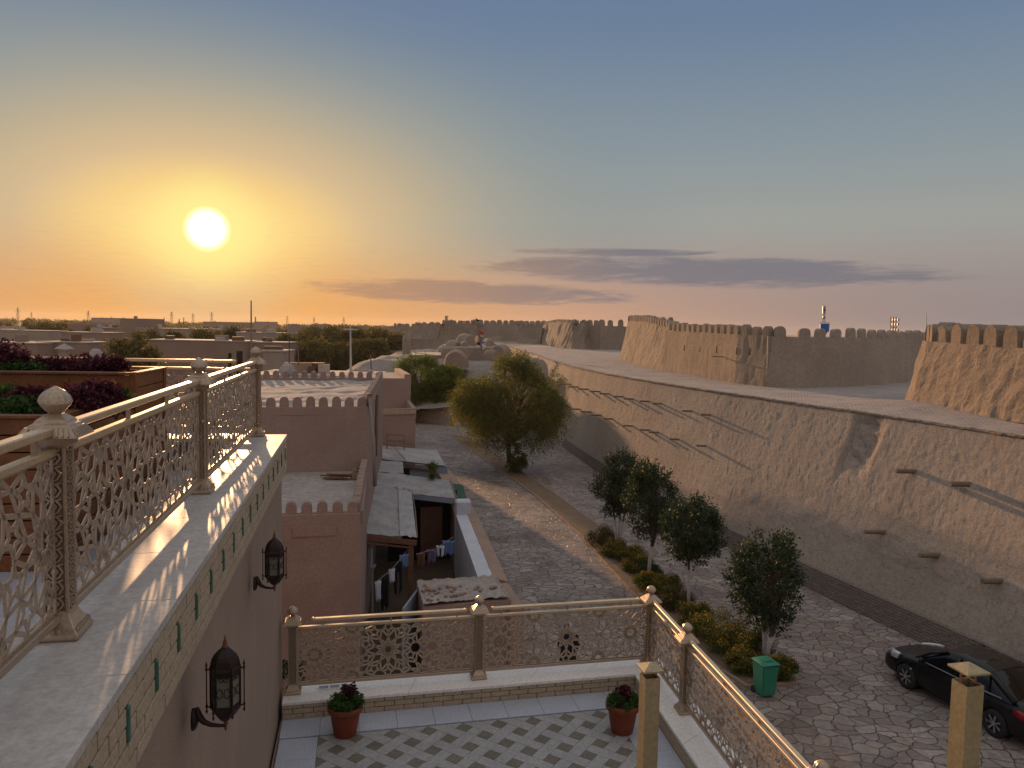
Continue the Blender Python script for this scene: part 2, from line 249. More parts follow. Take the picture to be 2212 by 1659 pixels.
# ---------------------------------------------------------------- mesh helpers
def basis(o):
    mm = o.matrix_basis.copy()
    while o.parent: o = o.parent; mm = o.matrix_basis @ mm
    return mm
class MB:
    def __init__(s): s.v = []; s.f = []
    def poly(s, pts):
        k = len(s.v); s.v += [tuple(p) for p in pts]; s.f.append(tuple(range(k, k+len(pts)))); return s
    def box(s, c, d, rz=0., m=None):
        k = len(s.v); x, y, z = d[0]/2, d[1]/2, d[2]/2; ca, sa = math.cos(rz), math.sin(rz)
        for a in (-1, 1):
            for b in (-1, 1):
                for e in (-1, 1):
                    p = Vector((a*x, b*y, e*z)); p = m @ p if m else Vector((p.x*ca-p.y*sa, p.x*sa+p.y*ca, p.z))
                    s.v.append(tuple(p+Vector(c)))
        s.f += [tuple(k+i for i in q) for q in ((0, 1, 3, 2), (4, 6, 7, 5), (0, 4, 5, 1), (2, 3, 7, 6), (0, 2, 6, 4), (1, 5, 7, 3))]; return s
    def bar(s, p0, p1, wd, h, up=(0, 0, 1)):
        p0, p1 = Vector(p0), Vector(p1); d = p1-p0; L = d.length
        if L < 1e-6: return s
        d.normalize(); u = Vector(up)
        if abs(d.dot(u)) > .99: u = Vector((1, 0, 0))
        sd = d.cross(u).normalized(); u = sd.cross(d)
        return s.box((p0+p1)/2, (wd, L, h), m=Matrix((sd, d, u)).transposed())
    def prism(s, bot, top):
        n = len(bot); k = len(s.v); s.v += [tuple(p) for p in bot]+[tuple(p) for p in top]
        s.f.append(tuple(k+i for i in reversed(range(n)))); s.f.append(tuple(k+n+i for i in range(n)))
        for i in range(n): j = (i+1) % n; s.f.append((k+i, k+j, k+n+j, k+n+i))
        return s
    def slab(s, poly, z0, z1): return s.prism([(p[0], p[1], z0) for p in poly], [(p[0], p[1], z1) for p in poly])
    def lathe(s, prof, n=16, c=(0, 0, 0), ph=0., ridge=0., cap=True, sx=1., sy=1.):
        k = len(s.v); c = Vector(c)
        for r, z in prof:
            for i in range(n):
                a = 2*math.pi*i/n+ph; rr = r*(1-ridge*(i % 2)); s.v.append((c.x+rr*math.cos(a)*sx, c.y+rr*math.sin(a)*sy, c.z+z))
        for j in range(len(prof)-1):
            for i in range(n):
                i2 = (i+1) % n; s.f.append((k+j*n+i, k+j*n+i2, k+(j+1)*n+i2, k+(j+1)*n+i))
        if cap: s.f.append(tuple(k+i for i in reversed(range(n)))); s.f.append(tuple(k+(len(prof)-1)*n+i for i in range(n)))
        return s
    def tube(s, pts, r, n=8, cap=True):
        pts = [Vector(p) for p in pts]; k = len(s.v); m = len(pts); rr = r if isinstance(r, (list, tuple)) else [r]*m
        ref = None
        for i, p in enumerate(pts):
            d = (pts[min(i+1, m-1)]-pts[max(i-1, 0)]).normalized()
            if ref is None: ref = Vector((0, 0, 1)) if abs(d.z) < .9 else Vector((1, 0, 0))
            a = d.cross(ref).normalized(); b = a.cross(d); ref = b
            for q in range(n):
                t = 2*math.pi*q/n; s.v.append(tuple(p+(a*math.cos(t)+b*math.sin(t))*rr[i]))
        for j in range(m-1):
            for i in range(n): i2 = (i+1) % n; s.f.append((k+j*n+i, k+j*n+i2, k+(j+1)*n+i2, k+(j+1)*n+i))
        if cap: s.f.append(tuple(k+i for i in reversed(range(n)))); s.f.append(tuple(k+(m-1)*n+i for i in range(n)))
        return s
    def grid(s, rows):
        k = len(s.v); n = len(rows[0])
        for r in rows: s.v += [tuple(p) for p in r]
        for j in range(len(rows)-1):
            for i in range(n-1): s.f.append((k+j*n+i, k+j*n+i+1, k+(j+1)*n+i+1, k+(j+1)*n+i))
        return s
    def build(s, name, mat, parent=None, smooth=False, bevel=0., seg=1):
        me = bpy.data.meshes.new(name)
        if parent is not None:
            inv = basis(parent).inverted(); vs = [tuple(inv @ Vector(p)) for p in s.v]
        else: vs = s.v
        me.from_pydata(vs, [], s.f); me.update()
        bm = bmesh.new(); bm.from_mesh(me); bmesh.ops.recalc_face_normals(bm, faces=bm.faces)
        if bevel > 0: bmesh.ops.bevel(bm, geom=bm.edges[:]+bm.verts[:], offset=bevel, segments=seg, affect='EDGES', clamp_overlap=True)
        bm.to_mesh(me); bm.free()
        if smooth:
            for p in me.polygons: p.use_smooth = True
        if mat: me.materials.append(M[mat] if isinstance(mat, str) else mat)
        o = bpy.data.objects.new(name, me); COL.objects.link(o)
        if parent is not None: o.parent = parent
        return o
def tag(o, label=None, cat=None, group=None, kind=None):
    if label: o['label'] = label
    if cat: o['category'] = cat
    if group: o['group'] = group
    if kind: o['kind'] = kind
    return o
def thing(name, label, cat, loc=(0, 0, 0), rz=0., group=None):
    o = bpy.data.objects.new(name, None); COL.objects.link(o); o.location = loc; o.rotation_euler = (0, 0, rz); o.empty_display_size = .2
    return tag(o, label, cat, group)
def tree_copy(o, parent=None):
    c = o.copy(); COL.objects.link(c); c.parent = parent
    for ch in list(o.children): tree_copy(ch, c)
    return c
def dup(o, loc, rz=None, label=None, scale=None):
    c = tree_copy(o); c.location = loc
    if rz is not None: c.rotation_euler = (0, 0, rz)
    if label: c['label'] = label
    if scale: c.scale = scale if isinstance(scale, tuple) else (scale,)*3
    return c
def fbm(p, sc, oc=4): return noise.fractal(Vector(p)*sc, 1.0, 2.0, oc)
def rough_box(mb, poly, z0, z1, step=.5, amp=.03, sc=1.2, topamp=None):
    """a mud mass: walls and top cut into a grid and pushed about by noise"""
    n = len(poly); topamp = amp if topamp is None else topamp
    nz = max(2, int((z1-z0)/step)+1); ring = []
    for i in range(n):
        a, b = Vector(poly[i][:2]), Vector(poly[(i+1) % n][:2]); k = max(1, int((b-a).length/step))
        for j in range(k): ring.append(a+(b-a)*(j/k))
    cen = sum(ring, Vector((0, 0)))/len(ring); rows = []
    for q in range(nz):
        z = z0+(z1-z0)*q/(nz-1); row = []
        for p in ring:
            out = (p-cen).normalized(); d = fbm((p.x, p.y, z), sc)*amp; row.append((p.x+out.x*d, p.y+out.y*d, z+(fbm((p.x, p.y, 7), sc*.7)*topamp if q == nz-1 else 0)))
        rows.append(row+[row[0]])
    mb.grid(rows); mb.poly([tuple(p) for p in rows[-1][:-1]]); return mb
# ---------------------------------------------------------------- pierced star railings
def clipseg(a, b, x0, y0, x1, y1):
    t0, t1 = 0., 1.; dx, dy = b[0]-a[0], b[1]-a[1]
    for p, q in ((-dx, a[0]-x0), (dx, x1-a[0]), (-dy, a[1]-y0), (dy, y1-a[1])):
        if abs(p) < 1e-9:
            if q < 0: return None
        else:
            r = q/p
            if p < 0: t0 = max(t0, r)
            else: t1 = min(t1, r)
    if t0 >= t1: return None
    return (a[0]+dx*t0, a[1]+dy*t0), (a[0]+dx*t1, a[1]+dy*t1)
def star_segments(W_, H_):
    R = H_*.41; s36 = math.radians(36); a = 2*2*R*math.cos(s36)*.5*2/2; a = 2*(2*R*math.cos(s36))/2*1.0; hx = 2*R*math.cos(s36); hy = 2*R*math.sin(s36)
    segs = set(); out = []
    def add(p, q, wd):
        key = tuple(sorted(((round(p[0], 3), round(p[1], 3)), (round(q[0], 3), round(q[1], 3)))))
        if key not in segs: segs.add(key); out.append((p, q, wd))
    cy = H_*.5; n = int(W_/(2*hx))+2
    cs = []
    for i in range(-1, 2*n+1): cs.append((W_*.5-n*hx+i*hx*1.0, cy if i % 2 == 0 else None))
    cent = []
    for x, y in cs: cent += [(x, y)] if y is not None else [(x, cy+hy), (x, cy-hy)]
    P_ = lambda c, r, d: (c[0]+r*math.cos(math.radians(d)), c[1]+r*math.sin(math.radians(d)))
    for c in cent:
        Rv = R/math.cos(math.radians(18))
        for k in range(10):
            d = 36*k; e = d+18
            add(P_(c, .17*R, d), P_(c, .34*R, e), .014); add(P_(c, .17*R, d+36), P_(c, .34*R, e), .014)      # inner star
            add(P_(c, .26*R, d), P_(c, .26*R, d+36), .02)
            for sg in (-1, 1):
                add(P_(c, .31*R, d), P_(c, .61*R, d+18*sg), .015); add(P_(c, .61*R, d+18*sg), P_(c, 1.0*R, d), .015)
            v = P_(c, Rv, e)
            for q in range(5):
                f = e+180+72*q
                add(P_(v, .25*R, f), P_(v, .12*R, f+36), .014); add(P_(v, .25*R, f+72), P_(v, .12*R, f+36), .014)
            add(P_(c, .61*R, e), P_(c, .80*R, e), .015)
    return out
def lattice(mb, p0, p1, z0, z1, th=.012):
    """p0->p1 along the rail, z0..z1: the sheet-metal star pattern"""
    p0 = Vector(p0); p1 = Vector(p1); d = (p1-p0); W_ = d.length; d.normalize(); H_ = z1-z0; nn = Vector((d.y, -d.x, 0))
    for a, b, wd in star_segments(W_, H_):
        c = clipseg(a, b, 0, 0, W_, H_)
        if not c: continue
        q0 = p0+d*c[0][0]+Vector((0, 0, z0+c[0][1])); q1 = p0+d*c[1][0]+Vector((0, 0, z0+c[1][1]))
        if (q1-q0).length < .004: continue
        e = (q1-q0).normalized(); q0 -= e*wd*.35; q1 += e*wd*.35
        mb.bar(q0, q1, wd*1.55, th*.5, up=nn)
    mb.box((p0+p1)/2+Vector((0, 0, z0+.004)), (W_, th, .012), math.atan2(d.y, d.x)); mb.box((p0+p1)/2+Vector((0, 0, z1-.004)), (W_, th, .012), math.atan2(d.y, d.x))
    for q in (p0, p1): mb.box(q+Vector((0, 0, (z0+z1)/2)), (.014, th*1.1, H_), math.atan2(d.y, d.x))
def railing(p0, p1, z, label, group, g0=.22, g1=.22, fancy=True):
    """one bay between two posts: base rail, star panel, upper rail, raised handrail with ball ends"""
    a = Vector((p0[0], p0[1], 0)); b = Vector((p1[0], p1[1], 0)); d = b-a; L = d.length; d.normalize(); rz = math.atan2(d.y, d.x)
    t = thing('railing_bay', label, 'railing', (a.x, a.y, z), rz, group)
    A0 = Vector((.055, 0, 0)); B0 = Vector((L-.055, 0, 0)); tb = basis(t)
    g = lambda x, zz, y=0: tb @ Vector((x, y, zz))
    X = lambda mb, x0, x1, zc, w_, h_: mb.box(g((x0+x1)/2, zc), (x1-x0, w_, h_), rz)
    X(MB(), .055, L-.055, .10, .05, .04).build('bottom_rail', 'rail', t, bevel=.004)
    tw = MB()
    n = int(L/.03)
    if n < 160:
        for k in range(n): tw.box(g(.07+k*(L-.14)/n, .126), (.018, .02, .012), rz+.5)
        tw.build('twisted_trim', 'rail', t)
    X(MB(), .055, L-.055, .885, .045, .035).build('upper_rail', 'railtop', t, bevel=.004)
    X(MB(), g0, L-g1, .985, .06, .04).build('handrail', 'railtop', t, bevel=.006)
    k = max(3, int(round((L-g0-g1)/.75)))
    for q in range(k): X(MB(), 0, 0, 0, 0, 0) if 0 else MB().box(g(g0+.12+(L-g0-g1-.24)*q/(k-1), .935), (.022, .022, .066), rz).build('stanchion', 'rail', t)
    prof = [(.001, -.03), (.018, -.026), (.028, -.014), (.033, 0), (.028, .014), (.018, .026), (.001, .03)]
    for x, on in ((g0, g0 > .12), (L-g1, g1 > .12)):
        if on: MB().lathe(prof, 12, g(x, .985)).build('ball_end', 'railtop', t, smooth=True)
    mb = MB(); pa = g(.06, 0); pb = g(L-.06, 0); pa.z = pb.z = 0
    lattice(mb, pa, pb, z+.125, z+.865); mb.build('star_panel', 'railflat', t)
    return t
def post_proto(label, group):
    t = thing('railing_post', label, 'post', (0, 0, 0), 0, group)
    q = math.pi/4; r2 = math.sqrt(2)
    sq = lambda prof: MB().lathe([(r*r2, z) for r, z in prof], 4, ph=q)
    sq([(.085, 0), (.092, .012), (.09, .03), (.078, .05), (.066, .075), (.052, .105), (.046, .13)]).build('post_base', 'rail', t, bevel=.003)
    fl = MB()
    for s in (0, 1, 2, 3):
        c, s_ = round(math.cos(s*math.pi/2)), round(math.sin(s*math.pi/2))
        for k in range(7): u = -.066+k*.022; fl.box(((c*.082-s_*u), (s_*.082+c*u), .045), (.012 if c else .013, .013 if c else .012, .03))
    fl.build('fluted_skirt', 'rail', t, bevel=.002)
    sh = MB(); sh.box((0, 0, .51), (.055, .055, .78))
    sh.build('shaft_core', 'rail', t)
    ed = MB()
    for a in (-1, 1):
        for b in (-1, 1): ed.box((a*.041, b*.041, .51), (.014, .014, .80))
    ed.build('corner_strips', 'rail', t, bevel=.003)
    for s in range(4):
        fg = MB(); an = s*math.pi/2; R_ = Matrix.Rotation(an, 3, 'Z')
        for k in range(10):
            zc = .165+k*.077
            for (x0, z0, x1, z1) in ((-.03, 0, -.012, .03), (-.012, .03, .012, .03), (.012, .03, .03, 0), (.03, 0, .012, -.03), (.012, -.03, -.012, -.03), (-.012, -.03, -.03, 0), (-.012, .0, 0, .018), (0, .018, .012, 0), (.012, 0, 0, -.018), (0, -.018, -.012, 0), (-.012, .03, -.03, .039), (.012, .03, .03, .039)):
                a = R_ @ Vector((x0, -.043, zc+z0)); b = R_ @ Vector((x1, -.043, zc+z1)); fg.bar(a, b, .008, .01, up=R_ @ Vector((0, -1, 0)))
        fg.build('filigree', 'rail', t)
    sq([(.048, .90), (.058, .915), (.062, .94), (.062, .955)]).build('capital', 'rail', t, bevel=.003)
    rf = sq([(.092, .955), (.09, .963), (.078, .985), (.07, 1.0), (.064, 1.003), (.062, 1.012), (.05, 1.022), (.048, 1.032), (.036, 1.045), (.022, 1.06)]).build('pagoda_cap', 'rail', t, bevel=.002)
    rb = MB()
    for s in range(4):
        R_ = Matrix.Rotation(s*math.pi/2, 3, 'Z')
        for k in range(9):
            u = -.068+k*.017; a = R_ @ Vector((u, -.091, .965)); b = R_ @ Vector((u*.85, -.072, 1.0)); rb.bar(a, b, .007, .008, up=R_ @ Vector((0, -1, .5)))
    rb.build('cap_ribs', 'rail', t)
    MB().lathe([(.02, 1.05), (.022, 1.062), (.038, 1.078), (.052, 1.1), (.057, 1.115)], 24).build('finial_cup', 'rail', t, smooth=True)
    MB().lathe([(.059, 1.115), (.058, 1.122), (.051, 1.144), (.038, 1.162), (.02, 1.176), (.003, 1.188)], 28, ridge=.07).build('finial_dome', 'rail', t)
    for ch in t.children:
        kx = 1.38 if ch.name.split('.')[0] in ('pagoda_cap', 'cap_ribs') else 1.24 if ch.name.startswith('finial') else 1.2
        for v in ch.data.vertices: v.co.x *= kx; v.co.y *= kx
    return t
# ---------------------------------------------------------------- ground and alley
gm = MB()
gm.poly([(-3000, -100, -.03), (3000, -100, -.03), (3000, 3000, -.03), (-3000, 3000, -.03)])
tag(gm.build('ground', 'ground'), kind='structure')
base_line = [(16.6, 10), (15.1, 17), (13.27, 23.58), (11.42, 28.44), (9.66, 34.25), (7.84, 43.0), (6.04, 52.9), (4.5, 62.1), (3.6, 68), (2.6, 77)]
al = [(-4.2, 44), (-9.9, 78)]
pav = [(-1.2, 9.), (17.5, 9.)]+[(x+.3, y) for x, y in base_line[1:]]+[(-4.5, 74.2), (-10.5, 78.4), (-6., 50), (-3.6, 36), (-1.6, 24)]
rows = []
# paving as a fine sheet, slightly uneven
def sheet(name, poly, z, mat, cell, amp):
    xs = [p[0] for p in poly]; ys = [p[1] for p in poly]; bm = bmesh.new()
    vs = [bm.verts.new((p[0], p[1], z)) for p in poly]; bm.faces.new(vs)
    x = math.ceil(min(xs)/cell)*cell
    while x < max(xs): bmesh.ops.bisect_plane(bm, geom=bm.verts[:]+bm.edges[:]+bm.faces[:], plane_co=(x, 0, 0), plane_no=(1, 0, 0)); x += cell
    y = math.ceil(min(ys)/cell)*cell
    while y < max(ys): bmesh.ops.bisect_plane(bm, geom=bm.verts[:]+bm.edges[:]+bm.faces[:], plane_co=(0, y, 0), plane_no=(0, 1, 0)); y += cell
    for v in bm.verts: v.co.z += fbm((v.co.x, v.co.y, 0), .5, 3)*amp
    bmesh.ops.recalc_face_normals(bm, faces=bm.faces)
    me = bpy.data.meshes.new(name); bm.to_mesh(me); bm.free(); me.materials.append(M[mat])
    for p in me.polygons: p.use_smooth = True
    if me.polygons and me.polygons[0].normal.z < 0: me.flip_normals()
    o = bpy.data.objects.new(name, me); COL.objects.link(o); return o
tag(sheet('alley_paving', pav, 0.0, 'flag', 1.0, .015), kind='structure')
# earth strip with kerb
sl_ = [(-5.2, 67.), (-3.9, 62.3), (-.55, 50.6), (1.55, 43.1), (3.35, 35.), (4.2, 29.65), (4.98, 24.9), (6.1, 21.15), (6.55, 20.1)]
sr_ = [(-3.9, 67.3), (-2.5, 62.5), (.7, 50.9), (2.75, 43.4), (4.75, 35.3), (5.6, 30.), (6.35, 25.3), (7.5, 21.4), (7.9, 20.4)]
tag(sheet('planting_strip', sl_+sr_[::-1], .05, 'strip', .7, .02), kind='structure')
kb = MB()
for line in (sl_, sr_):
    for a, b in zip(line, line[1:]):
        a, b = Vector((*a, .03)), Vector((*b, .03)); n = max(1, int((b-a).length/.9))
        for k in range(n):
            p, q = a.lerp(b, k/n), a.lerp(b, (k+.96)/n); kb.bar(p, q, .10, .10)
kb.bar((6.55, 20.1, .03), (7.9, 20.4, .03), .12, .14)
tag(kb.build('kerb', 'oldbrick', bevel=.012), kind='structure')
# ---------------------------------------------------------------- upper terrace
wall_p = lambda y: -1.005-.198*y                                     # outer edge of the ledge
ZU = 8.1
def up(s, off): # along the wall (y), inwards by off
    return Vector((wall_p(s)-off, s, 0))
tw_ = thing('upper_terrace_building', 'plastered hotel wall with tiled ledge, buff brick band and green glazed inserts, left foreground', 'building', (-3, 6, 0))
YE = 10.33
out = [up(-4, .03), up(YE, .03)]
body = [(wall_p(-4)-.05, -4), (wall_p(10.27)-.05, 10.27), (-15, 8.4), (-14, -4)]
bw = MB(); bw.slab(body, -.02, 7.55); bw.build('wall', 'terrwall', tw_)
bw = MB(); bw.slab([(wall_p(-4)-.03, -4), (wall_p(10.3)-.03, 10.3), (wall_p(10.3)-.36, 10.24), (wall_p(-4)-.36, -4)], 7.56, 8.045); bw.build('ledge_core', 'grout', tw_)
bw = MB(); bw.slab([(wall_p(10.3)-.36, 10.24), (wall_p(9.9)-.36, 9.85), (-14.9, 7.9), (-14.9, 8.3)], 7.56, 8.045); bw.build('end_ledge_core', 'grout', tw_)
# ledge tiles
def tiles(mb, p0, p1, w_, z, th, L, gap=.004, side=1):
    d = (p1-p0); n = max(1, round(d.length/L)); nn = Vector((d.y, -d.x, 0)).normalized()*side
    for k in range(n):
        a = p0+d*(k/n); b = p0+d*((k+1)/n); e = d.normalized()*gap/2; a, b = a+e, b-e
        mb.slab([a, b, b+nn*w_, a+nn*w_], z-th, z)
lt = MB(); tiles(lt, up(-4, -.02), up(YE, -.02), .62, ZU, .05, .9, side=-1); lt.build('ledge_tiles', 'ledge', tw_, bevel=.003)
lt = MB(); tiles(lt, Vector((wall_p(YE)-.62, YE-.0, 0)), Vector((-14.9, 8.5, 0)), .45, ZU, .05, .9, side=-1); lt.build('end_ledge_tiles', 'ledge', tw_, bevel=.003)
# brick band under the ledge on the outer face
rnd = random.Random(3)
dv = Vector((-.198, 1, 0)).normalized(); nv = Vector((1, .198, 0)).normalized(); rzw = math.atan2(dv.y, dv.x)
bb = MB(); gg = []
hb = .075
o0 = Vector((wall_p(0), 0, 0))-nv*.015
s = 1.2; L_ = 10.55
for row in range(5):
    z = 8.035-.006-hb/2-row*(hb+.012); x = -1.2+(row % 2)*.13
    while x < L_-.05:
        x1 = min(x+.255, L_-.02)
        bb.box(o0+dv*((x+x1)/2)+Vector((0, 0, z)), (x1-x-.014, .05+rnd.uniform(-.003, .003), hb), rzw); x = x1
bb.build('brick_band', 'brick', tw_, bevel=.003)
x = .9
while x < L_:
    MB().box(o0+dv*x+nv*.018+Vector((0, 0, 8.035-.006-hb*2-.012)), (.036, .036, hb*2+.012), rzw).build('glazed_insert', 'greenglaze', tw_, bevel=.006); x += .47
# terrace floor
fl = MB(); fl.slab([(wall_p(-4)-.36, -4), (wall_p(9.9)-.36, 9.87), (-14.9, 7.95), (-14, -4)], 7.56, 7.70); fl.build('terrace_floor', 'marble2', tw_)
pu = post_proto('nearest champagne metal railing post with ribbed ball finial on the upper ledge', 'railing posts on the upper terrace')
pu.location = (-2.13, 3.57, ZU); pu.rotation_euler = (0, 0, rzw)
posts_u = [(-2.13, 3.57), (-2.73, 6.69), (-3.38, 10.12)]
dup(pu, (*posts_u[1], ZU), rzw, 'middle railing post with ball finial on the sunlit upper ledge')
dup(pu, (*posts_u[2], ZU), rzw, 'farthest railing post at the outer corner of the upper ledge')
pm1 = (-1.53, .35)
railing(pm1, posts_u[0], ZU, 'pierced metal railing bay cut by the left edge, nearest the viewer', 'railing bays on the upper terrace', .2, .12)
railing(posts_u[0], posts_u[1], ZU, 'pierced star railing bay between nearest and middle upper ledge posts', 'railing bays on the upper terrace', .07, .07)
railing(posts_u[1], posts_u[2], ZU, 'pierced star railing bay between middle and farthest upper ledge posts', 'railing bays on the upper terrace', .07, .07)
e0 = posts_u[2]; e1 = (-6.55, 9.95); e2 = (-9.7, 9.6)
railing(e1, e0, ZU, 'star railing bay running left from the far corner post, behind the planters', 'railing bays on the upper terrace', .1, .28)
railing(e2, e1, ZU, 'star railing bay at the far left end behind the planters', 'railing bays on the upper terrace', .1, .1)
dup(pu, (*e1, ZU), math.radians(3), 'railing post behind the wooden planters on the far side of the upper terrace')
dup(pu, (*e2, ZU), math.radians(3), 'railing post at the far left behind the planters')
# ---------------------------------------------------------------- foliage
def leaves(name, mat, parent, clumps, n, size, seed=1, flat=0., asp=.5, down=0.):
    """clumps: (centre, rx, ry, rz, weight); real leaf blades spread through each clump"""
    rg = np.random.default_rng(seed); wt = np.array([c[4] for c in clumps], float); wt /= wt.sum()
    idx = rg.choice(len(clumps), n, p=wt); C = np.array([tuple(c[0]) for c in clumps]); Rr = np.array([c[1:4] for c in clumps])
    d = rg.normal(size=(n, 3)); d /= np.linalg.norm(d, axis=1)[:, None]; r = rg.random(n)**.45
    pos = C[idx]+d*Rr[idx]*r[:, None]
    ax = d*.6+rg.normal(size=(n, 3))*.8; ax[:, 2] -= down; ax /= np.linalg.norm(ax, axis=1)[:, None]
    nr = rg.normal(size=(n, 3)); nr[:, 2] += flat; sd = np.cross(ax, nr); sd /= np.linalg.norm(sd, axis=1)[:, None]+1e-9
    s = size*rg.uniform(.6, 1.35, n)[:, None]
    a = pos; tip = pos+ax*s; mid = pos+ax*s*.45; l = mid+sd*s*asp*.5; q = mid-sd*s*asp*.5
    V = np.stack([a, l, tip, q], 1).reshape(-1, 3)
    if parent is not None:
        inv = np.array(basis(parent).inverted()); V = V @ inv[:3, :3].T+inv[:3, 3]
    me = bpy.data.meshes.new(name); me.vertices.add(4*n); me.vertices.foreach_set('co', V.ravel().astype(np.float32))
    me.loops.add(4*n); me.loops.foreach_set('vertex_index', np.arange(4*n, dtype=np.int32))
    me.polygons.add(n); me.polygons.foreach_set('loop_start', np.arange(0, 4*n, 4, dtype=np.int32)); me.polygons.foreach_set('loop_total', np.full(n, 4, np.int32))
    me.update(calc_edges=True); me.materials.append(M[mat]); o = bpy.data.objects.new(name, me); COL.objects.link(o)
    if parent is not None: o.parent = parent
    return o
def sprays(name, mat, parent, clumps, ns, per, L, size, seed, bend, asp=.3, out=.7):
    """leafy twigs: each spray is a short bending twig carrying leaves on both sides"""
    rg = np.random.default_rng(seed); wt = np.array([c[4] for c in clumps], float); wt /= wt.sum(); idx = rg.choice(len(clumps), ns, p=wt)
    C = np.array([tuple(c[0]) for c in clumps]); Rr = np.array([c[1:4] for c in clumps]); cen = C.mean(0)
    d0 = rg.normal(size=(ns, 3)); d0 /= np.linalg.norm(d0, axis=1)[:, None]; st = C[idx]+d0*Rr[idx]*rg.random(ns)[:, None]**.5
    od = st-cen; od /= np.linalg.norm(od, axis=1)[:, None]+1e-6; dr = d0*.6+od*out; dr[:, 2] += abs(bend)*.2 if bend < 0 else bend*.5; dr /= np.linalg.norm(dr, axis=1)[:, None]
    ll = L*rg.uniform(.5, 1.3, ns); f = np.tile(np.linspace(.05, 1, per), ns); r = lambda a: np.repeat(a, per, axis=0); n = ns*per
    pos = r(st)+r(dr)*(r(ll)*f)[:, None]; pos[:, 2] += bend*(r(ll)*f*f)*.9; tan = r(dr).copy(); tan[:, 2] += bend*1.6*f; tan /= np.linalg.norm(tan, axis=1)[:, None]
    rv = rg.normal(size=(n, 3)); sd = np.cross(tan, rv); sd /= np.linalg.norm(sd, axis=1)[:, None]+1e-9; ax = tan*.6+sd*.8; pos += sd*size*.1
    nr = np.cross(ax, rg.normal(size=(n, 3))); nr /= np.linalg.norm(nr, axis=1)[:, None]+1e-9; s = size*rg.uniform(.6, 1.3, n)[:, None]
    tip = pos+ax*s; mid = pos+ax*s*.5; V = np.stack([pos, mid+nr*s*asp*.5, tip, mid-nr*s*asp*.5], 1).reshape(-1, 3)
    inv = np.array(basis(parent).inverted()); V = V @ inv[:3, :3].T+inv[:3, 3]
    me = bpy.data.meshes.new(name); me.vertices.add(4*n); me.vertices.foreach_set('co', V.ravel().astype(np.float32)); me.loops.add(4*n); me.loops.foreach_set('vertex_index', np.arange(4*n, dtype=np.int32))
    me.polygons.add(n); me.polygons.foreach_set('loop_start', np.arange(0, 4*n, 4, dtype=np.int32)); me.polygons.foreach_set('loop_total', np.full(n, 4, np.int32))
    me.update(calc_edges=True); me.materials.append(M[mat]); o = bpy.data.objects.new(name, me); COL.objects.link(o); o.parent = parent; return o
def crown_tree(name, label, cat, loc, H, base_h, rx, ry, nb, nl, leaf, mat, bark='bark', stems=1, tr=.07, seed=1, group=None, lime=0., top=.0, clr=.3, asp=.5, down=0., shape=None, lean=(0, 0), gap=.2, spray=None):
    rg = random.Random(seed); loc = Vector(loc); t = thing(name, label, cat, loc, 0, group)
    ch = H-base_h; cz = loc.z+base_h+ch*.5; cl = []; ends = []
    for k in range(nb):
        for _ in range(60):
            u, v, w_ = rg.uniform(-1, 1), rg.uniform(-1, 1), rg.uniform(-1, 1)
            q = u*u+v*v+w_*w_
            if q > 1 or q < .12: continue
            prof = shape(w_) if shape else 1.
            if u*u+v*v > prof*prof*(1-w_*w_*.6): continue
            if noise.noise(Vector((u*1.7, v*1.7, w_*1.7+seed*3.1))) < -gap: continue
            break
        c = Vector((loc.x+lean[0]*(w_+1)*.5+u*rx, loc.y+lean[1]*(w_+1)*.5+v*ry, cz+w_*ch*.5)); rr = clr*rg.uniform(.6, 1.3)
        cl.append((c, rr, rr, rr*rg.uniform(.6, 1.), rr*rr)); ends.append(c)
    if spray: sprays('crown', mat, t, cl, nl//spray[0], spray[0], spray[1], leaf, seed, spray[2], asp, spray[3])
    else: leaves('crown', mat, t, cl, nl, leaf, seed, .3, asp, down)
    tb = MB(); lb = MB()
    for s in range(stems):
        a = rg.uniform(0, 6.28); off = Vector((math.cos(a), math.sin(a), 0))*(tr*1.2 if stems > 1 else 0)
        sp = Vector((math.cos(a), math.sin(a), 0))*(rx*.35 if stems > 1 else rx*.1); hh = base_h+ch*(.35 if stems > 1 else .3)
        pts = [loc+off, loc+off+Vector((0, 0, base_h*.5))+sp*.15, loc+off+Vector((0, 0, base_h))+sp*.5, loc+off+sp+Vector((lean[0]*.4, lean[1]*.4, hh))]
        tb.tube(pts, [tr*1.25, tr, tr*.85, tr*.6], 9)
        if lime and stems == 1 and tr > .1: lb.tube([loc+off-Vector((0, 0, .02)), loc+off+(pts[1]-pts[0])*min(.98, lime/(base_h*.5+.01))], [tr*1.25+.008, tr*1.12+.008], 9)
        elif lime: lb.tube([loc+off-Vector((0, 0, .02)), pts[1], pts[1].lerp(pts[2], .75)], [tr*1.25+.006, tr+.006, tr*.9+.006], 9)
        fork = pts[-1]
        mine = [e for i, e in enumerate(ends) if i % stems == s]
        for e in mine[:max(6, int(len(mine)*.6))]:
            st = pts[2].lerp(fork, rg.uniform(0, 1)); mid = st.lerp(e, .5)+Vector((0, 0, (e-st).length*.08)); tb.tube([st, mid, e], [tr*.42, tr*.25, tr*.1], 5, cap=False)
    tb.build('trunk', bark, t, smooth=True)
    if lime: lb.build('limewash_band', 'limewash', t, smooth=True)
    return t
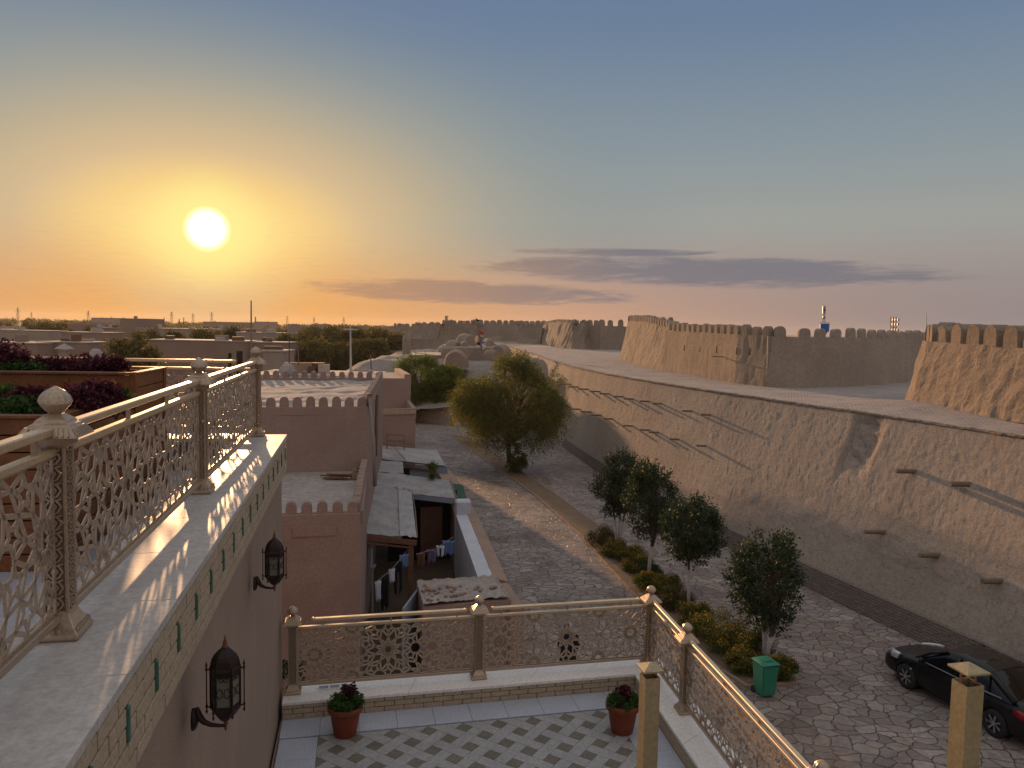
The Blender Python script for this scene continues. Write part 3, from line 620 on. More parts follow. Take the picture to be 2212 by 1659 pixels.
def bush(name, label, cat, loc, rx, ry, h, n, leaf, mat, seed, group=None, asp=.45, mat2=None, f2=.2, parent=None):
    rg = random.Random(seed); loc = Vector(loc); t = thing(name, label, cat, loc, 0, group); cl = []; c2 = []
    for k in range(26):
        a = rg.uniform(0, 6.28); r = math.sqrt(rg.random()); z = rg.uniform(.25, 1)*math.sqrt(max(0, 1-r*r*.8))
        c = loc+Vector((math.cos(a)*r*rx*.85, math.sin(a)*r*ry*.85, z*h*.82)); q = min(rx, h)*rg.uniform(.22, .4)
        cl.append((c, q, q, q, 1)); c2.append((c+Vector((0, 0, q*.6)), q*.8, q*.8, q*.5, 1))
    leaves('foliage', mat, t, cl, n, leaf, seed, .4, asp)
    if mat2: leaves('blossom', mat2, t, c2, int(n*f2), leaf*.7, seed+5, 1., .9)
    st = MB()
    for k in range(7):
        c = cl[k][0]; st.tube([loc, loc.lerp(c, .5)+Vector((0, 0, .02)), c], [.018, .012, .005], 5)
    st.build('stem', 'bark', t); return t
# ---------------------------------------------------------------- planters on the upper terrace
def planter(poly, z0, z1, label):
    cx = sum(p[0] for p in poly)/len(poly); cy = sum(p[1] for p in poly)/len(poly)
    t = thing('wooden_planter', label, 'planter', (cx, cy, z0), 0, 'wooden planters on the upper terrace')
    core = MB(); core.slab([(cx+(p[0]-cx)*.96, cy+(p[1]-cy)*.96) for p in poly], z0, z1-.06); core.build('liner', 'soil', t)
    n = len(poly); hp = .125; k = int((z1-z0)/hp)
    mb = MB()
    for i in range(n):
        a, b = Vector((*poly[i], 0)), Vector((*poly[(i+1) % n], 0)); d = (b-a).normalized()
        for q in range(k):
            z = z0+(q+.5)*(z1-z0)/k; mb.bar(a+Vector((0, 0, z))+d*.01, b+Vector((0, 0, z))-d*.01, .03, (z1-z0)/k-.012)
    mb.build('side_planks', 'wood', t, bevel=.003)
    rm = MB()
    for i in range(n):
        a, b = Vector((*poly[i], z1+.012)), Vector((*poly[(i+1) % n], z1+.012)); rm.bar(a, b, .09, .025)
    rm.build('rim', 'wood', t, bevel=.003)
    for p in poly: MB().box((p[0], p[1], (z0+z1)/2), (.06, .06, z1-z0+.02)).build('corner_post', 'wood', t, bevel=.003)
    return t
ZF = 7.70
planter([(-3.40, 5.7), (-3.73, 7.55), (-8.5, 7.0), (-8.2, 5.1)], ZF, 8.86, 'nearer wooden plank planter beside the railing with purple coleus in it')
planter([(-3.76, 7.62), (-3.92, 8.6), (-9.0, 8.1), (-8.8, 7.05)], ZF, 9.06, 'farther and higher wooden plank planter with its sunlit end board')
def coleus(X, Y, yd, r, h, mat, lab, sd, n=2600, zb=None):
    c = A(X, Y, yd); bush('coleus_plant' if mat == 'leaf_purple' else 'bedding_plant', lab, 'plant', (c.x, c.y, zb), r, r*.8, h, n, .042, mat, sd, 'plants in the wooden planters', .55)
N_, F_ = 8.84, 9.03
coleus(190, 868, 6.3, .27, .29, 'leaf_purple', 'large purple coleus cushion in front of the far planter', 1, 4200, N_)
coleus(68, 880, 6.2, .22, .23, 'leaf_purple', 'smaller purple coleus left of the large cushion', 2, 2600, N_)
coleus(262, 850, 6.6, .11, .19, 'leaf_green', 'dark green tuft at the right end of the near planter', 3, 900, N_)
coleus(35, 900, 6.0, .2, .13, 'leaf_green', 'green bedding plant at the left of the near planter', 4, 1800, N_)
coleus(5, 880, 6.3, .2, .22, 'leaf_green', 'green bedding plant cut by the left edge in the near planter', 14, 1800, N_)
coleus(15, 775, 8.0, .27, .32, 'leaf_purple', 'tall dark coleus at the left edge of the far planter', 5, 3200, F_)
coleus(50, 800, 7.9, .25, .13, 'leaf_green', 'low green plant beside the tall coleus at the left edge', 6, 1500, F_)
coleus(105, 785, 8.1, .24, .17, 'leaf_purple', 'spreading coleus near the middle of the far planter', 7, 2400, F_)
coleus(165, 783, 8.1, .24, .2, 'leaf_purple', 'bushy coleus right of the middle of the far planter', 8, 2400, F_)
coleus(228, 783, 8.2, .25, .2, 'leaf_purple', 'rounded coleus at the right end of the far planter', 9, 2400, F_)
# ---------------------------------------------------------------- wall lanterns
def lantern():
    t = thing('wall_lantern', 'large dark bronze hexagonal wall lantern on the plastered wall, nearest the viewer', 'wall lantern', (0, 0, 0), 0, 'wall lanterns under the upper ledge')
    h = 6; ph = 0
    MB().lathe([(.092, .36-.205+.0), (.096, .165), (.092, .178), (.088, .185), (.086, .20), (.080, .225), (.066, .252), (.045, .275), (.024, .292), (.016, .30)], h, (0, 0, -.01)).build('roof', 'iron', t, bevel=.002)
    MB().lathe([(.018, .285), (.021, .292), (.012, .30), (.014, .31), (.008, .33), (.004, .345), (.007, .352), (.002, .358)], 10).build('finial', 'rust', t, smooth=True)
    MB().lathe([(.082, -.075), (.082, .155)], h).build('glass_panes', 'lampglass', t)
    fr = MB()
    for k in range(6):
        a = math.pi/3*k; b = a+math.pi/3; p = Vector((.085*math.cos(a), .085*math.sin(a), 0)); q = Vector((.085*math.cos(b), .085*math.sin(b), 0))
        fr.bar(p+Vector((0, 0, -.08)), p+Vector((0, 0, .16)), .011, .011); m_ = (p+q)/2; u = (q-p).normalized(); nn = m_.normalized()
        fr.bar(p+Vector((0, 0, -.068)), q+Vector((0, 0, -.068)), .01, .022); fr.bar(p+Vector((0, 0, .142)), q+Vector((0, 0, .142)), .01, .03)
        for s in (-1, 1):
            c = [m_*1.03+u*s*(.014+.012*math.cos(w_))+Vector((0, 0, .112+.012*math.sin(w_))) for w_ in np.linspace(0, 5.6, 9)]; fr.tube(c, .0025, 5)
            c = [m_*1.03+u*s*(.02+.016*math.cos(w_))+Vector((0, 0, .03+.03*math.sin(w_))) for w_ in np.linspace(0, 5.9, 9)]; fr.tube(c, .0022, 5)
    fr.build('frame', 'iron', t)
    MB().lathe([(.02, -.17), (.04, -.155), (.062, -.13), (.082, -.10), (.092, -.085), (.094, -.075)], h).build('bottom_bowl', 'iron', t, bevel=.002)
    MB().lathe([(.003, -.235), (.009, -.225), (.006, -.205), (.014, -.195), (.012, -.175), (.02, -.165)], 10).build('drop', 'rust', t, smooth=True)
    for k in range(6):
        a = math.pi/3*k; x, y = .108*math.cos(a), .108*math.sin(a)
        r = MB(); r.lathe([(.003, -.12), (.008, -.105), (.003, -.09), (.009, -.075), (.004, -.06), (.0035, .14), (.009, .155), (.004, .168), (.008, .178), (.004, .19), (.001, .205)], 7, (x, y, 0))
        r.bar((x*.8, y*.8, .15), (x, y, .155), .006, .006); r.bar((x*.8, y*.8, -.08), (x, y, -.08), .006, .006); r.build('side_rod', 'iron', t, smooth=False)
    arm = MB(); arm.tube([(0, 0, -.205), (-.04, 0, -.20), (-.085, 0, -.192), (-.125, 0, -.17), (-.155, 0, -.13), (-.165, 0, -.08)], [.009, .011, .014, .018, .024, .014], 8); arm.build('arm', 'iron', t, smooth=True)
    MB().lathe([(.052, 0), (.05, .012), (.04, .02), (.022, .026)], 16, sx=1.0, sy=.62).build('wall_plate', 'iron', t, smooth=True)
    o = t.children[-1]; o.matrix_basis = Matrix.Translation((-.192, 0, -.15)) @ Matrix.Rotation(math.pi/2, 4, 'Y') @ Matrix.Scale(1.35, 4)
    return t
ln = lantern(); yl = 4.5; ln.location = (wall_p(yl)+.2, yl, A(485, 1497, yl).z); ln.rotation_euler = (0, 0, math.atan2(.198, 1))
ln.location.x = A(487, 1490, yl).x
yl2 = 7.25
dup(ln, (A(593, 1222, yl2).x, yl2, A(593, 1226, yl2).z), None, 'smaller looking dark bronze wall lantern farther along, near the wall corner')
# ---------------------------------------------------------------- lower terrace
ZT, ZL = 4.42, 4.65
F0, F1, F2 = Vector((-2.87, 10.02, 0)), Vector((-.40, 10.57, 0)), Vector((2.12, 11.13, 0)); G1, G2, G3 = Vector((2.33, 9.70, 0)), Vector((2.81, 6.55, 0)), Vector((3.29, 3.4, 0))
fu = (F2-F0).normalized(); fn = Vector((fu.y, -fu.x, 0)); gu = (G2-G1).normalized(); gn = Vector((gu.y, -gu.x, 0))*1.
if gn.x > 0: gn = -gn
rzf = math.atan2(fu.y, fu.x); rzg = math.atan2(gu.y, gu.x)
lt_ = thing('lower_terrace_building', 'lower hotel terrace with white ledge, buff brick kerb and woven pattern floor tiles', 'building', (0, 8, 0))
def isect(p, d, q, e):
    den = d.x*e.y-d.y*e.x; t = ((q.x-p.x)*e.y-(q.y-p.y)*e.x)/den; return p+d*t
fin, fou = F0+fn*.26, F0-fn*.22; gin, gou = G1+gn*.28, G1-gn*.22
ci, co = isect(fin, fu, gin, gu), isect(fou, fu, gou, gu)
lw_ = lambda y: Vector((wall_p(y)-.0, y, 0))
wd = (lw_(10)-lw_(2)).normalized(); wl, wlo = isect(fin, fu, lw_(5), wd), isect(fou, fu, lw_(5), wd)
gie, goe = gin+gu*8.5, gou+gu*8.5
MB().slab([wlo-fu*.02, co-fu*.03-gn*-.0, goe+gn*.03, lw_(1.3)+Vector((-.02, 0, 0))], -.02, ZT-.03).build('wall', 'plaster2', lt_)
k1 = MB(); k1.slab([wlo, co+gn*.04+fn*.04, ci-gn*.02-fn*.02, wl], ZT-.02, ZL-.045); k1.slab([ci-gn*.02-fn*.025, co+gn*.04+fn*.045, goe+gn*.04, gie-gn*.02], ZT-.02, ZL-.045); k1.build('kerb_core', 'grout', lt_)
def courses(mb, a, b, z0, n, hb, out, L=.265):
    d = (b-a); LL = d.length; d.normalize(); rz = math.atan2(d.y, d.x)
    for r in range(n):
        x = -.13*(r % 2); z = z0+(r+.5)*(hb+.009)
        while x < LL:
            x0, x1 = max(x, 0), min(x+L, LL)
            if x1-x0 > .03: c = a+d*((x0+x1)/2); mb.box((c.x, c.y, z), (x1-x0-.01, .05, hb), rz)
            x += L
for a_, b_ in ((wl, ci), (ci+gu*.03, gie), (co+gu*.03, goe)): bk = MB(); courses(bk, a_, b_, ZT-.008, 3, .062, fn); bk.build('brick_kerb', 'brick', lt_, bevel=.003)
tl = MB()
nf = 6
for k in range(nf):
    a0, a1 = wlo.lerp(co, k/nf), wlo.lerp(co, (k+1)/nf); b0, b1 = wl.lerp(ci, k/nf), wl.lerp(ci, (k+1)/nf); e = fu*.002
    o_ = -fn*.015; i_ = fn*.035
    if k == nf-1: tl.slab([a0+e+o_, a1-fn*.02, b1+i_-gn*-.0, b0+e+i_], ZL-.04, ZL)
    else: tl.slab([a0+e+o_, a1-e+o_, b1-e+i_, b0+e+i_], ZL-.04, ZL)
ng = 10
for k in range(ng):
    a0, a1 = co.lerp(goe, k/ng), co.lerp(goe, (k+1)/ng); b0, b1 = ci.lerp(gie, k/ng), ci.lerp(gie, (k+1)/ng); e = gu*.002
    if k == 0: tl.slab([a0+gu*.02-fn*-.02, a1-e-gn*.015, b1-e+gn*.035, b0+fn*.04+gn*.035], ZL-.041, ZL-.001)
    else: tl.slab([a0+e-gn*.015, a1-e-gn*.015, b1-e+gn*.035, b0+e+gn*.035], ZL-.041, ZL-.001)
tl.build('ledge_tiles', 'marble', lt_, bevel=.003)
# floor: pale border and woven field
fw_ = MB(); BW = .47
fl0 = wl+fn*.03; nb_ = 10
def strip_tiles(mb, a, b, out, w_, n):
    for k in range(n):
        p, q = a.lerp(b, k/n), a.lerp(b, (k+1)/n); e = (b-a).normalized()*.002; mb.slab([p+e, q-e, q-e+out*w_, p+e+out*w_], ZT-.02, ZT)
wn = Vector((wd.y, -wd.x, 0)); wl3 = wl-wd*9
strip_tiles(fw_, fl0, ci+fn*.03+gn*.02, fn, BW-.004, nb_)
strip_tiles(fw_, wl+wn*.02-wd*(BW+.05), wl3+wn*.02, wn, BW-.004, 17)
strip_tiles(fw_, ci+gn*.03+gu*(BW+.04), gie+gn*.03, gn, BW-.004, 16)
fw_.build('border_tiles', 'marble2', lt_, bevel=.002)
MB().slab([wl, ci, gie, wl3], ZT-.035, ZT-.0215).build('floor_bed', 'grout', lt_)
fo = ci+fn*(BW+.03)+gn*(BW+.05)
i0 = wl+wn*(BW+.02)-wd*(BW+.05); j0 = wl3+wn*(BW+.02); i1 = isect(i0, fu, gin+gn*(BW+.03), gu); j1 = gie+gn*(BW+.03)
i0 = isect(i0, wd, i1, fu)
field = [i0, i1, j1, j0]
def clip_poly(poly, clip):
    res = poly
    for k in range(len(clip)):
        a, b = clip[k], clip[(k+1) % len(clip)]; inside = lambda p: (b.x-a.x)*(p.y-a.y)-(b.y-a.y)*(p.x-a.x) <= 0
        outp = []
        for i in range(len(res)):
            p, q = res[i], res[(i+1) % len(res)]
            if inside(p): outp.append(p)
            if inside(p) != inside(q): outp.append(isect(p, q-p, a, b-a))
        res = outp
        if not res: return None
    return res
dg = math.radians(45)+rzf; ux, uy = Vector((math.cos(dg), math.sin(dg), 0)), Vector((-math.sin(dg), math.cos(dg), 0)); s_ = .163
pm, dm = MB(), MB(); g_ = .0025
def cell(mb, x0, y0, x1, y1):
    q = [i1+ux*x*s_+uy*y*s_ for x, y in ((x0+g_/s_, y0+g_/s_), (x1-g_/s_, y0+g_/s_), (x1-g_/s_, y1-g_/s_), (x0+g_/s_, y1-g_/s_))]
    c = clip_poly(q, field)
    if c and len(c) > 2:
        mb.slab(c[::-1], ZT-.02, ZT)
for i in range(-34, 34):
    for j in range(-34, 34):
        p = i1+ux*2*i*s_+uy*2*j*s_
        if p.y < 4 or p.y > 12 or abs(p.x) > 5: continue
        cell(dm, 2*i, 2*j, 2*i+1, 2*j+1)
        if (i+j) % 2: cell(pm, 2*i, 2*j+1, 2*i+3, 2*j+2)
        else: cell(pm, 2*i+1, 2*j, 2*i+2, 2*j+3)
pm.build('pale_floor_tiles', 'plank', lt_); dm.build('dark_floor_tiles', 'dark', lt_)
gpl = 'railing posts on the lower terrace'; grl = 'railing bays on the lower terrace'
lp = [(F0, 'railing post at the wall corner, left end of the lower terrace front', rzf), (F1, 'railing post in the middle of the lower terrace front railing', rzf), (F2, 'corner railing post of the lower terrace where front and side meet', rzf), (G1, 'railing post just right of the terrace corner on the alley side', rzg), (G2, 'railing post cut off at the bottom edge, only its ball finial in view', rzg)]
for p, l, a in lp:
    c = dup(pu, (p.x, p.y, ZL), a, l); c['group'] = gpl
railing(F0, F1, ZL, 'front star railing bay in front of the dark courtyard', grl, .27, .2)
railing(F1, F2, ZL, 'front star railing bay in front of the cobbled alley', grl, .2, .2)
railing(F2, G1, ZL, 'short star railing bay right of the corner post', grl, .16, .14)
railing(G1, G2, ZL, 'long star railing bay running down to the bottom edge beside the parked car', grl, .16, .18)
railing(G2, G3, ZL, 'star railing bay below the bottom edge', grl, .16, .18)
# recessed glass block lights in the ledge
for k, (X, Y, l) in enumerate(((699, 1487, 'small framed glass light set in the ledge, left of the pair'), (723, 1485, 'small framed glass light set in the ledge, right of the pair'))):
    p = P(X, Y, ZL); t = thing('ledge_light', l, 'light fitting', (p.x, p.y, ZL), rzf, 'glass lights in the lower ledge'); f = MB()
    tb = basis(t)
    for a, b in (((-.07, -.05), (.07, -.05)), ((.07, -.05), (.07, .05)), ((.07, .05), (-.07, .05)), ((-.07, .05), (-.07, -.05))): f.bar(tb @ Vector((*a, .009)), tb @ Vector((*b, .009)), .014, .018)
    f.build('frame', 'marble', t, bevel=.002); MB().box((p.x, p.y, ZL+.006), (.125, .086, .01), rzf).build('glass', 'graywall', t)
def pot(loc, label, sd, purple):
    t = thing('flower_pot', label, 'flower pot', loc, 0, 'terracotta pots on the lower terrace'); L = Vector(loc)
    MB().lathe([(.001, 0), (.135, 0), (.14, .01), (.165, .14), (.185, .27), (.19, .30), (.215, .31), (.222, .32), (.222, .385), (.215, .39), (.2, .385), (.195, .33), (.001, .33)], 32, L, cap=False).build('pot', 'terracotta', t, smooth=True)
    MB().lathe([(.196, .33), (.15, .345), (.001, .35)], 20, L, cap=False).build('soil', 'soil', t)
    rg = random.Random(sd); cl = []
    for k in range(30):
        a = rg.uniform(0, 6.28); r = math.sqrt(rg.random())*.2; cl.append((L+Vector((math.cos(a)*r, math.sin(a)*r, .40+rg.random()*.1*(1-r/.3))), .06, .06, .05, 1))
    leaves('green_foliage', 'leaf_green', t, cl, 3600, .035, sd, .4, .5)
    cl = [(L+Vector((purple[0]+rg.uniform(-.05, .05), purple[1]+rg.uniform(-.05, .05), .47+rg.random()*.13)), .045, .045, .04, 1) for k in range(9)]
    leaves('purple_foliage', 'leaf_purple', t, cl, 700, .042, sd+1, .3, .6)
    sm = MB()
    for k in range(6): c = cl[k][0]; sm.tube([L+Vector((0, 0, .33)), c], [.008, .004], 5)
    sm.build('stem', 'bark', t)
pot((-2.03, 9.40, ZT), 'terracotta pot with green and dark purple plants below the left front railing', 21, (.03, .05))
pot((1.51, 9.60, ZT), 'terracotta pot with a dark red top plant beside the metal chimney', 22, (0, .0))
# ---------------------------------------------------------------- sheet metal chimneys
def chimney(X, Yt, yd, wshaft, wcap, label, gap):
    p = A(X, Yt, yd); t = thing('metal_chimney', label, 'chimney', (p.x, p.y, ZT), rzf, 'square sheet metal chimneys on the lower terrace'); zt = p.z; h = wshaft/2; r2 = math.sqrt(2)
    tb = basis(t); sh = MB(); w_ = .006
    for s in range(4):
        R4 = Matrix.Rotation(s*math.pi/2, 4, 'Z'); q = [Vector((-h, -h, 0)), Vector((h, -h, 0))]
        a, b = [tb @ (R4 @ v) for v in q]; c, d = [tb @ (R4 @ Vector((v.x*(1-w_/h), v.y*(1-w_/h), 0))) for v in q]
        sh.prism([(a.x, a.y, ZT), (b.x, b.y, ZT), (d.x, d.y, ZT), (c.x, c.y, ZT)], [(a.x, a.y, zt), (b.x, b.y, zt), (d.x, d.y, zt), (c.x, c.y, zt)])
    sh.build('shaft', 'gold', t)
    MB().box((p.x, p.y, zt-.12), (wshaft*.9, wshaft*.9, .06), rzf).build('soot', 'black', t)
    st = MB(); o1 = tb @ Vector((h*.0, h*.75, 0)); o1.z = 0
    for sx_ in (-1, 1):
        o1 = tb @ Vector((sx_*h*.86, 0, 0)); st.box((o1.x, o1.y, zt+gap/2-.02), (.006, .022, gap+.07), rzf)
    st.build('strap', 'rust', t)
    c = MB(); c.lathe([(wcap/2*r2, 0), (wcap/2*r2, .014), (.002, .014+wcap*.26)], 4, (p.x, p.y, zt+gap), ph=math.pi/4+rzf); c.build('pyramid_cap', 'gold', t, bevel=.002)
chimney(1404, 1459, 6.0, .125, .172, 'square yellowed sheet metal chimney with soot below its pyramid cap, in front of the pot', .055)
chimney(2091, 1474, 5.1, .135, .182, 'square yellowed sheet metal chimney in front of the parked car, its cap raised on straps', .085)
# ---------------------------------------------------------------- the old town rampart
top_l = [(19.2, 8), (17.75, 16.5), (16.95, 20.5), (16.14, 24.05), (15.45, 26.76), (14.6, 29.4), (13.75, 31.9), (12.45, 35.17), (11.46, 37.62), (10.17, 41.1), (8.9, 47.06), (7.5, 51.6), (6.25, 55.8), (5.05, 62.2), (4.4, 68.4), (3.8, 80.7), (2.2, 96.1), (-.8, 125.5)]
bot_l = [(16.2, 6.5), (15.2, 15.6), (14.3, 19.6), (13.35, 23.3), (12.5, 25.7), (11.6, 28.2), (10.85, 30.4), (9.75, 34.0), (9.05, 36.8), (8.15, 41.0), (7.15, 46.6), (6.25, 51.4), (5.3, 56.0), (4.35, 62.6), (3.3, 69), (2.0, 81), (0., 95.5), (-3.5, 124)]
def smoothed(L, deg):
    a = np.array(L); c = np.polyfit(np.log(a[1:, 1]), a[1:, 0], deg); q = [(float(np.polyval(c, math.log(y))), y) for _, y in L[1:]]
    d = (q[0][0]-q[1][0])/(q[0][1]-q[1][1]); return [(q[0][0]+d*(L[0][1]-q[0][1]), L[0][1])]+q
top_l = smoothed(top_l, 5); bot_l = smoothed(bot_l, 4)
def resample(pts, step):
    pts = [Vector(p) for p in pts]; out = []; L = [0.]
    for a, b in zip(pts, pts[1:]): L.append(L[-1]+(b-a).length)
    return pts, L
def catmull(p, t):
    n = len(p)-1; i = min(int(t), n-1); f = t-i; g = lambda k: Vector(p[max(0, min(n, k))])
    a, b, c, d = g(i-1), g(i), g(i+1), g(i+2)
    return .5*((2*b)+(c-a)*f+(2*a-5*b+4*c-d)*f*f+(3*b-a-3*c+d)*f**3)
ZW = 6.5
ramp_t = thing('rampart', 'huge sloping mud rampart with projecting timbers and brick foot along the right of the alley', 'rampart', (12, 30, 0))
NS = 460; NTt = 46; rows = [[] for _ in range(NTt+1)]; tops = []; bots = []; n_seg = len(top_l)-1
# stations crowded toward the viewer
ts = []; t0 = 0.
for k in range(NS+1): ts.append(n_seg*(k/NS)**1.15)
crack_s = 5.6
for k, tt in enumerate(ts):
    a, b = catmull(bot_l, tt), catmull(top_l, tt); a2, b2 = catmull(bot_l, min(tt+.05, n_seg)), catmull(bot_l, max(tt-.05, 0)); dr = (a2-b2).normalized(); nr = Vector((-dr.y, dr.x, .38)).normalized()
    tops.append(Vector((b.x, b.y, ZW))); bots.append(Vector((a.x, a.y, -.05)))
    for q in range(NTt+1):
        v = q/NTt; z = -.05+(ZW+.05)*v; p = Vector((a.x+(b.x-a.x)*v, a.y+(b.y-a.y)*v, z)); s = a.y
        st = noise.fractal(Vector((a.x*1.1, a.y*1.1, z*.12)), 1., 2., 4)*.014*(.35+.65*v)
        st += noise.fractal(p*4.2, 1., 2., 3)*.016+noise.fractal(p*.3, 1., 2., 2)*.012
        st -= max(0, noise.noise(Vector((a.y*.9, 3.1, z*.25)))-.45)*.12*max(0, v-.55)
        # washed-out hollow under the coping and the long crack beside it
        ds = tt-crack_s
        cw = .012*math.sin(z*3.1)+.01*math.sin(z*7.3)
        if v > .55: st -= .16*math.exp(-((ds-cw-.5*(v-1)*.1)/.035)**2)*min(1, (v-.55)*8)
        if v > .62 and -.62 < ds < 0: st -= .16*min(1, (v-.62)*9)*min(1, -ds*12+0)*min(1, (ds+.62)*6)*(1+.9*fbm((s, z, 4), 2.2))
        # lower ledge where the render has come away
        if .28 < v < .40 and tt < 7.5: st += .06*math.sin((v-.28)/.12*math.pi)*(.5+fbm((s, z, 9), 1.3))
        fade = min(1, (1-v)*14)*1.
        rows[q].append(p+nr*st*fade)
rm_ = MB(); rm_.grid(rows); face = rm_.build('slope', 'rampart', ramp_t, smooth=False)
bvh = BVHTree.FromPolygons([Vector(v) for v in rm_.v], rm_.f)
wk = []
for k in range(0, NS+1, 4):
    b = tops[k]; row = []
    for j in range(17):
        f = j/16; x = b.x-.02+f*26; y = b.y+f*8; row.append((x, y, ZW+(0 if j == 0 else fbm((x, y, 0), .5, 4)*.06+.38*min(1, max(0, (37-y)/5))*min(1, f*8))))
    wk.append(row)
MB().grid(wk).build('walkway', 'walkbrick', ramp_t, smooth=True)
cp = MB(); acc = 0; rg = random.Random(5)
dens_p = [tops[0]]
for a, b in zip(tops, tops[1:]):
    d = b-a; L = d.length; x = acc
    while x < L:
        c = a+d*(x/L); e = d.normalized(); nn = Vector((-e.y, e.x, 0)); 
        cp.box(c+nn*rg.uniform(-.06, -.02)+Vector((0, 0, rg.uniform(-.045, -.015))), (.24+(.02 if rg.random() < .5 else 0), .26+rg.uniform(-.03, .03), .07), math.atan2(e.y, e.x)+rg.uniform(-.06, .06))
        x += .243
    acc = x-L
cp.build('brick_coping', 'rampart', ramp_t)
# brick foot: courses following the slope
fb = MB(); rg = random.Random(8)
curve = []
for k in range(13*24):
    tt = k/24; q = catmull(bot_l, tt); q2 = catmull(top_l, tt); curve.append((q, q2))
for c in range(9):
    z = .05+c*.075; x = (c % 2)*.13; acc = 0.; off = .15-c*.008
    line = [q.lerp(q2, z/ZW) for q, q2 in curve]
    for a, b in zip(line, line[1:]):
        d = b-a; Ls = d.length; e = d.normalized(); nn = Vector((-e.y, e.x))
        while x < acc+Ls:
            bl = .25 if a.y < 45 else .5; p = a+e*(x-acc)+nn*(off+rg.uniform(-.012, .012)); fb.box((p.x, p.y, z), (bl-.02, .16, .064), math.atan2(e.y, e.x)); x += bl
        acc += Ls
fb.build('brick_foot', 'footbrick', ramp_t)
# projecting timbers
def onslope(X, Y):
    d = ray(X, Y).normalized(); h = bvh.ray_cast(Vector((0, 0, CAM_H)), d, 300); return h[0]
beams = [(1933, 1018, .5, .085), (2050, 1046, .55, .095), (1868, 1149, .42, .08), (1984, 1199, .45, .09), (2119, 1255, .45, .09)]
hits = [(1197, 826), (1214, 830), (1232, 836), (1254, 841), (1279, 846), (1300, 851), (1330, 857), (1352, 862), (1386, 867), (1413, 872), (1478, 888), (1518, 896), (1237, 884), (1260, 890), (1281, 897), (1307, 905), (1350, 920), (1386, 929), (1406, 934), (1450, 949), (1508, 963)]
for X, Y in hits: beams.append((X, Y, .0, .05))
for X, Y, L_b, r in beams:
    # the sighting is the free end's left tip; the root lies a little right of it on the slope
    root = onslope(X+ (42 if L_b else 16), Y)
    if root is None: continue
    Lb = L_b if L_b else .75
    dv_ = Vector((-1, -.18, .03)).normalized()
    L2 = (root.y/F_PX)*(46 if L_b else 22)
    r2 = r if L_b else .055
    MB().tube([root-dv_*.4, root+dv_*L2*.5, root+dv_*L2], [r2*1.05, r2, r2*.95], 10).build('timber', 'beam', ramp_t)
# ---------------------------------------------------------------- parapets and bastions on the rampart
def resamp(pts, step):
    pts = [Vector((p[0], p[1])) for p in pts]; pts = [p for i, p in enumerate(pts) if i == 0 or (p-pts[i-1]).length > .01]; L = [0.]
    for a, b in zip(pts, pts[1:]): L.append(L[-1]+(b-a).length)
    n = max(2, int(L[-1]/step)); out = []
    for k in range(n+1):
        s = L[-1]*k/n; i = 0
        while i < len(L)-2 and L[i+1] < s: i += 1
        f = (s-L[i])/(L[i+1]-L[i]); out.append(pts[i].lerp(pts[i+1], f))
    return out, L[-1]
def merlon(mb, c, rz, w_, th, h, rg, arch=7):
    h *= rg.uniform(.92, 1.06); rz += rg.uniform(-.05, .05)
    pr = []; k = .5
    for i in range(arch+1):
        a = math.pi*i/arch; pr.append((-w_/2*math.cos(a), h*k+h*(1-k)*math.sin(a)**.8))
    prof = [(-w_/2*1.04, -.06)]+pr+[(w_/2*1.04, -.06)]
    ca, sa = math.cos(rz), math.sin(rz); j = lambda: rg.uniform(-.02, .02)*w_
    bot = [(c[0]+x*ca+th/2*sa+j(), c[1]+x*sa-th/2*ca+j(), c[2]+z) for x, z in prof]; topp = [(c[0]+x*.94*ca-th/2*sa+j(), c[1]+x*.94*sa+th/2*ca+j(), c[2]+z) for x, z in prof]
    mb.prism(bot, topp)
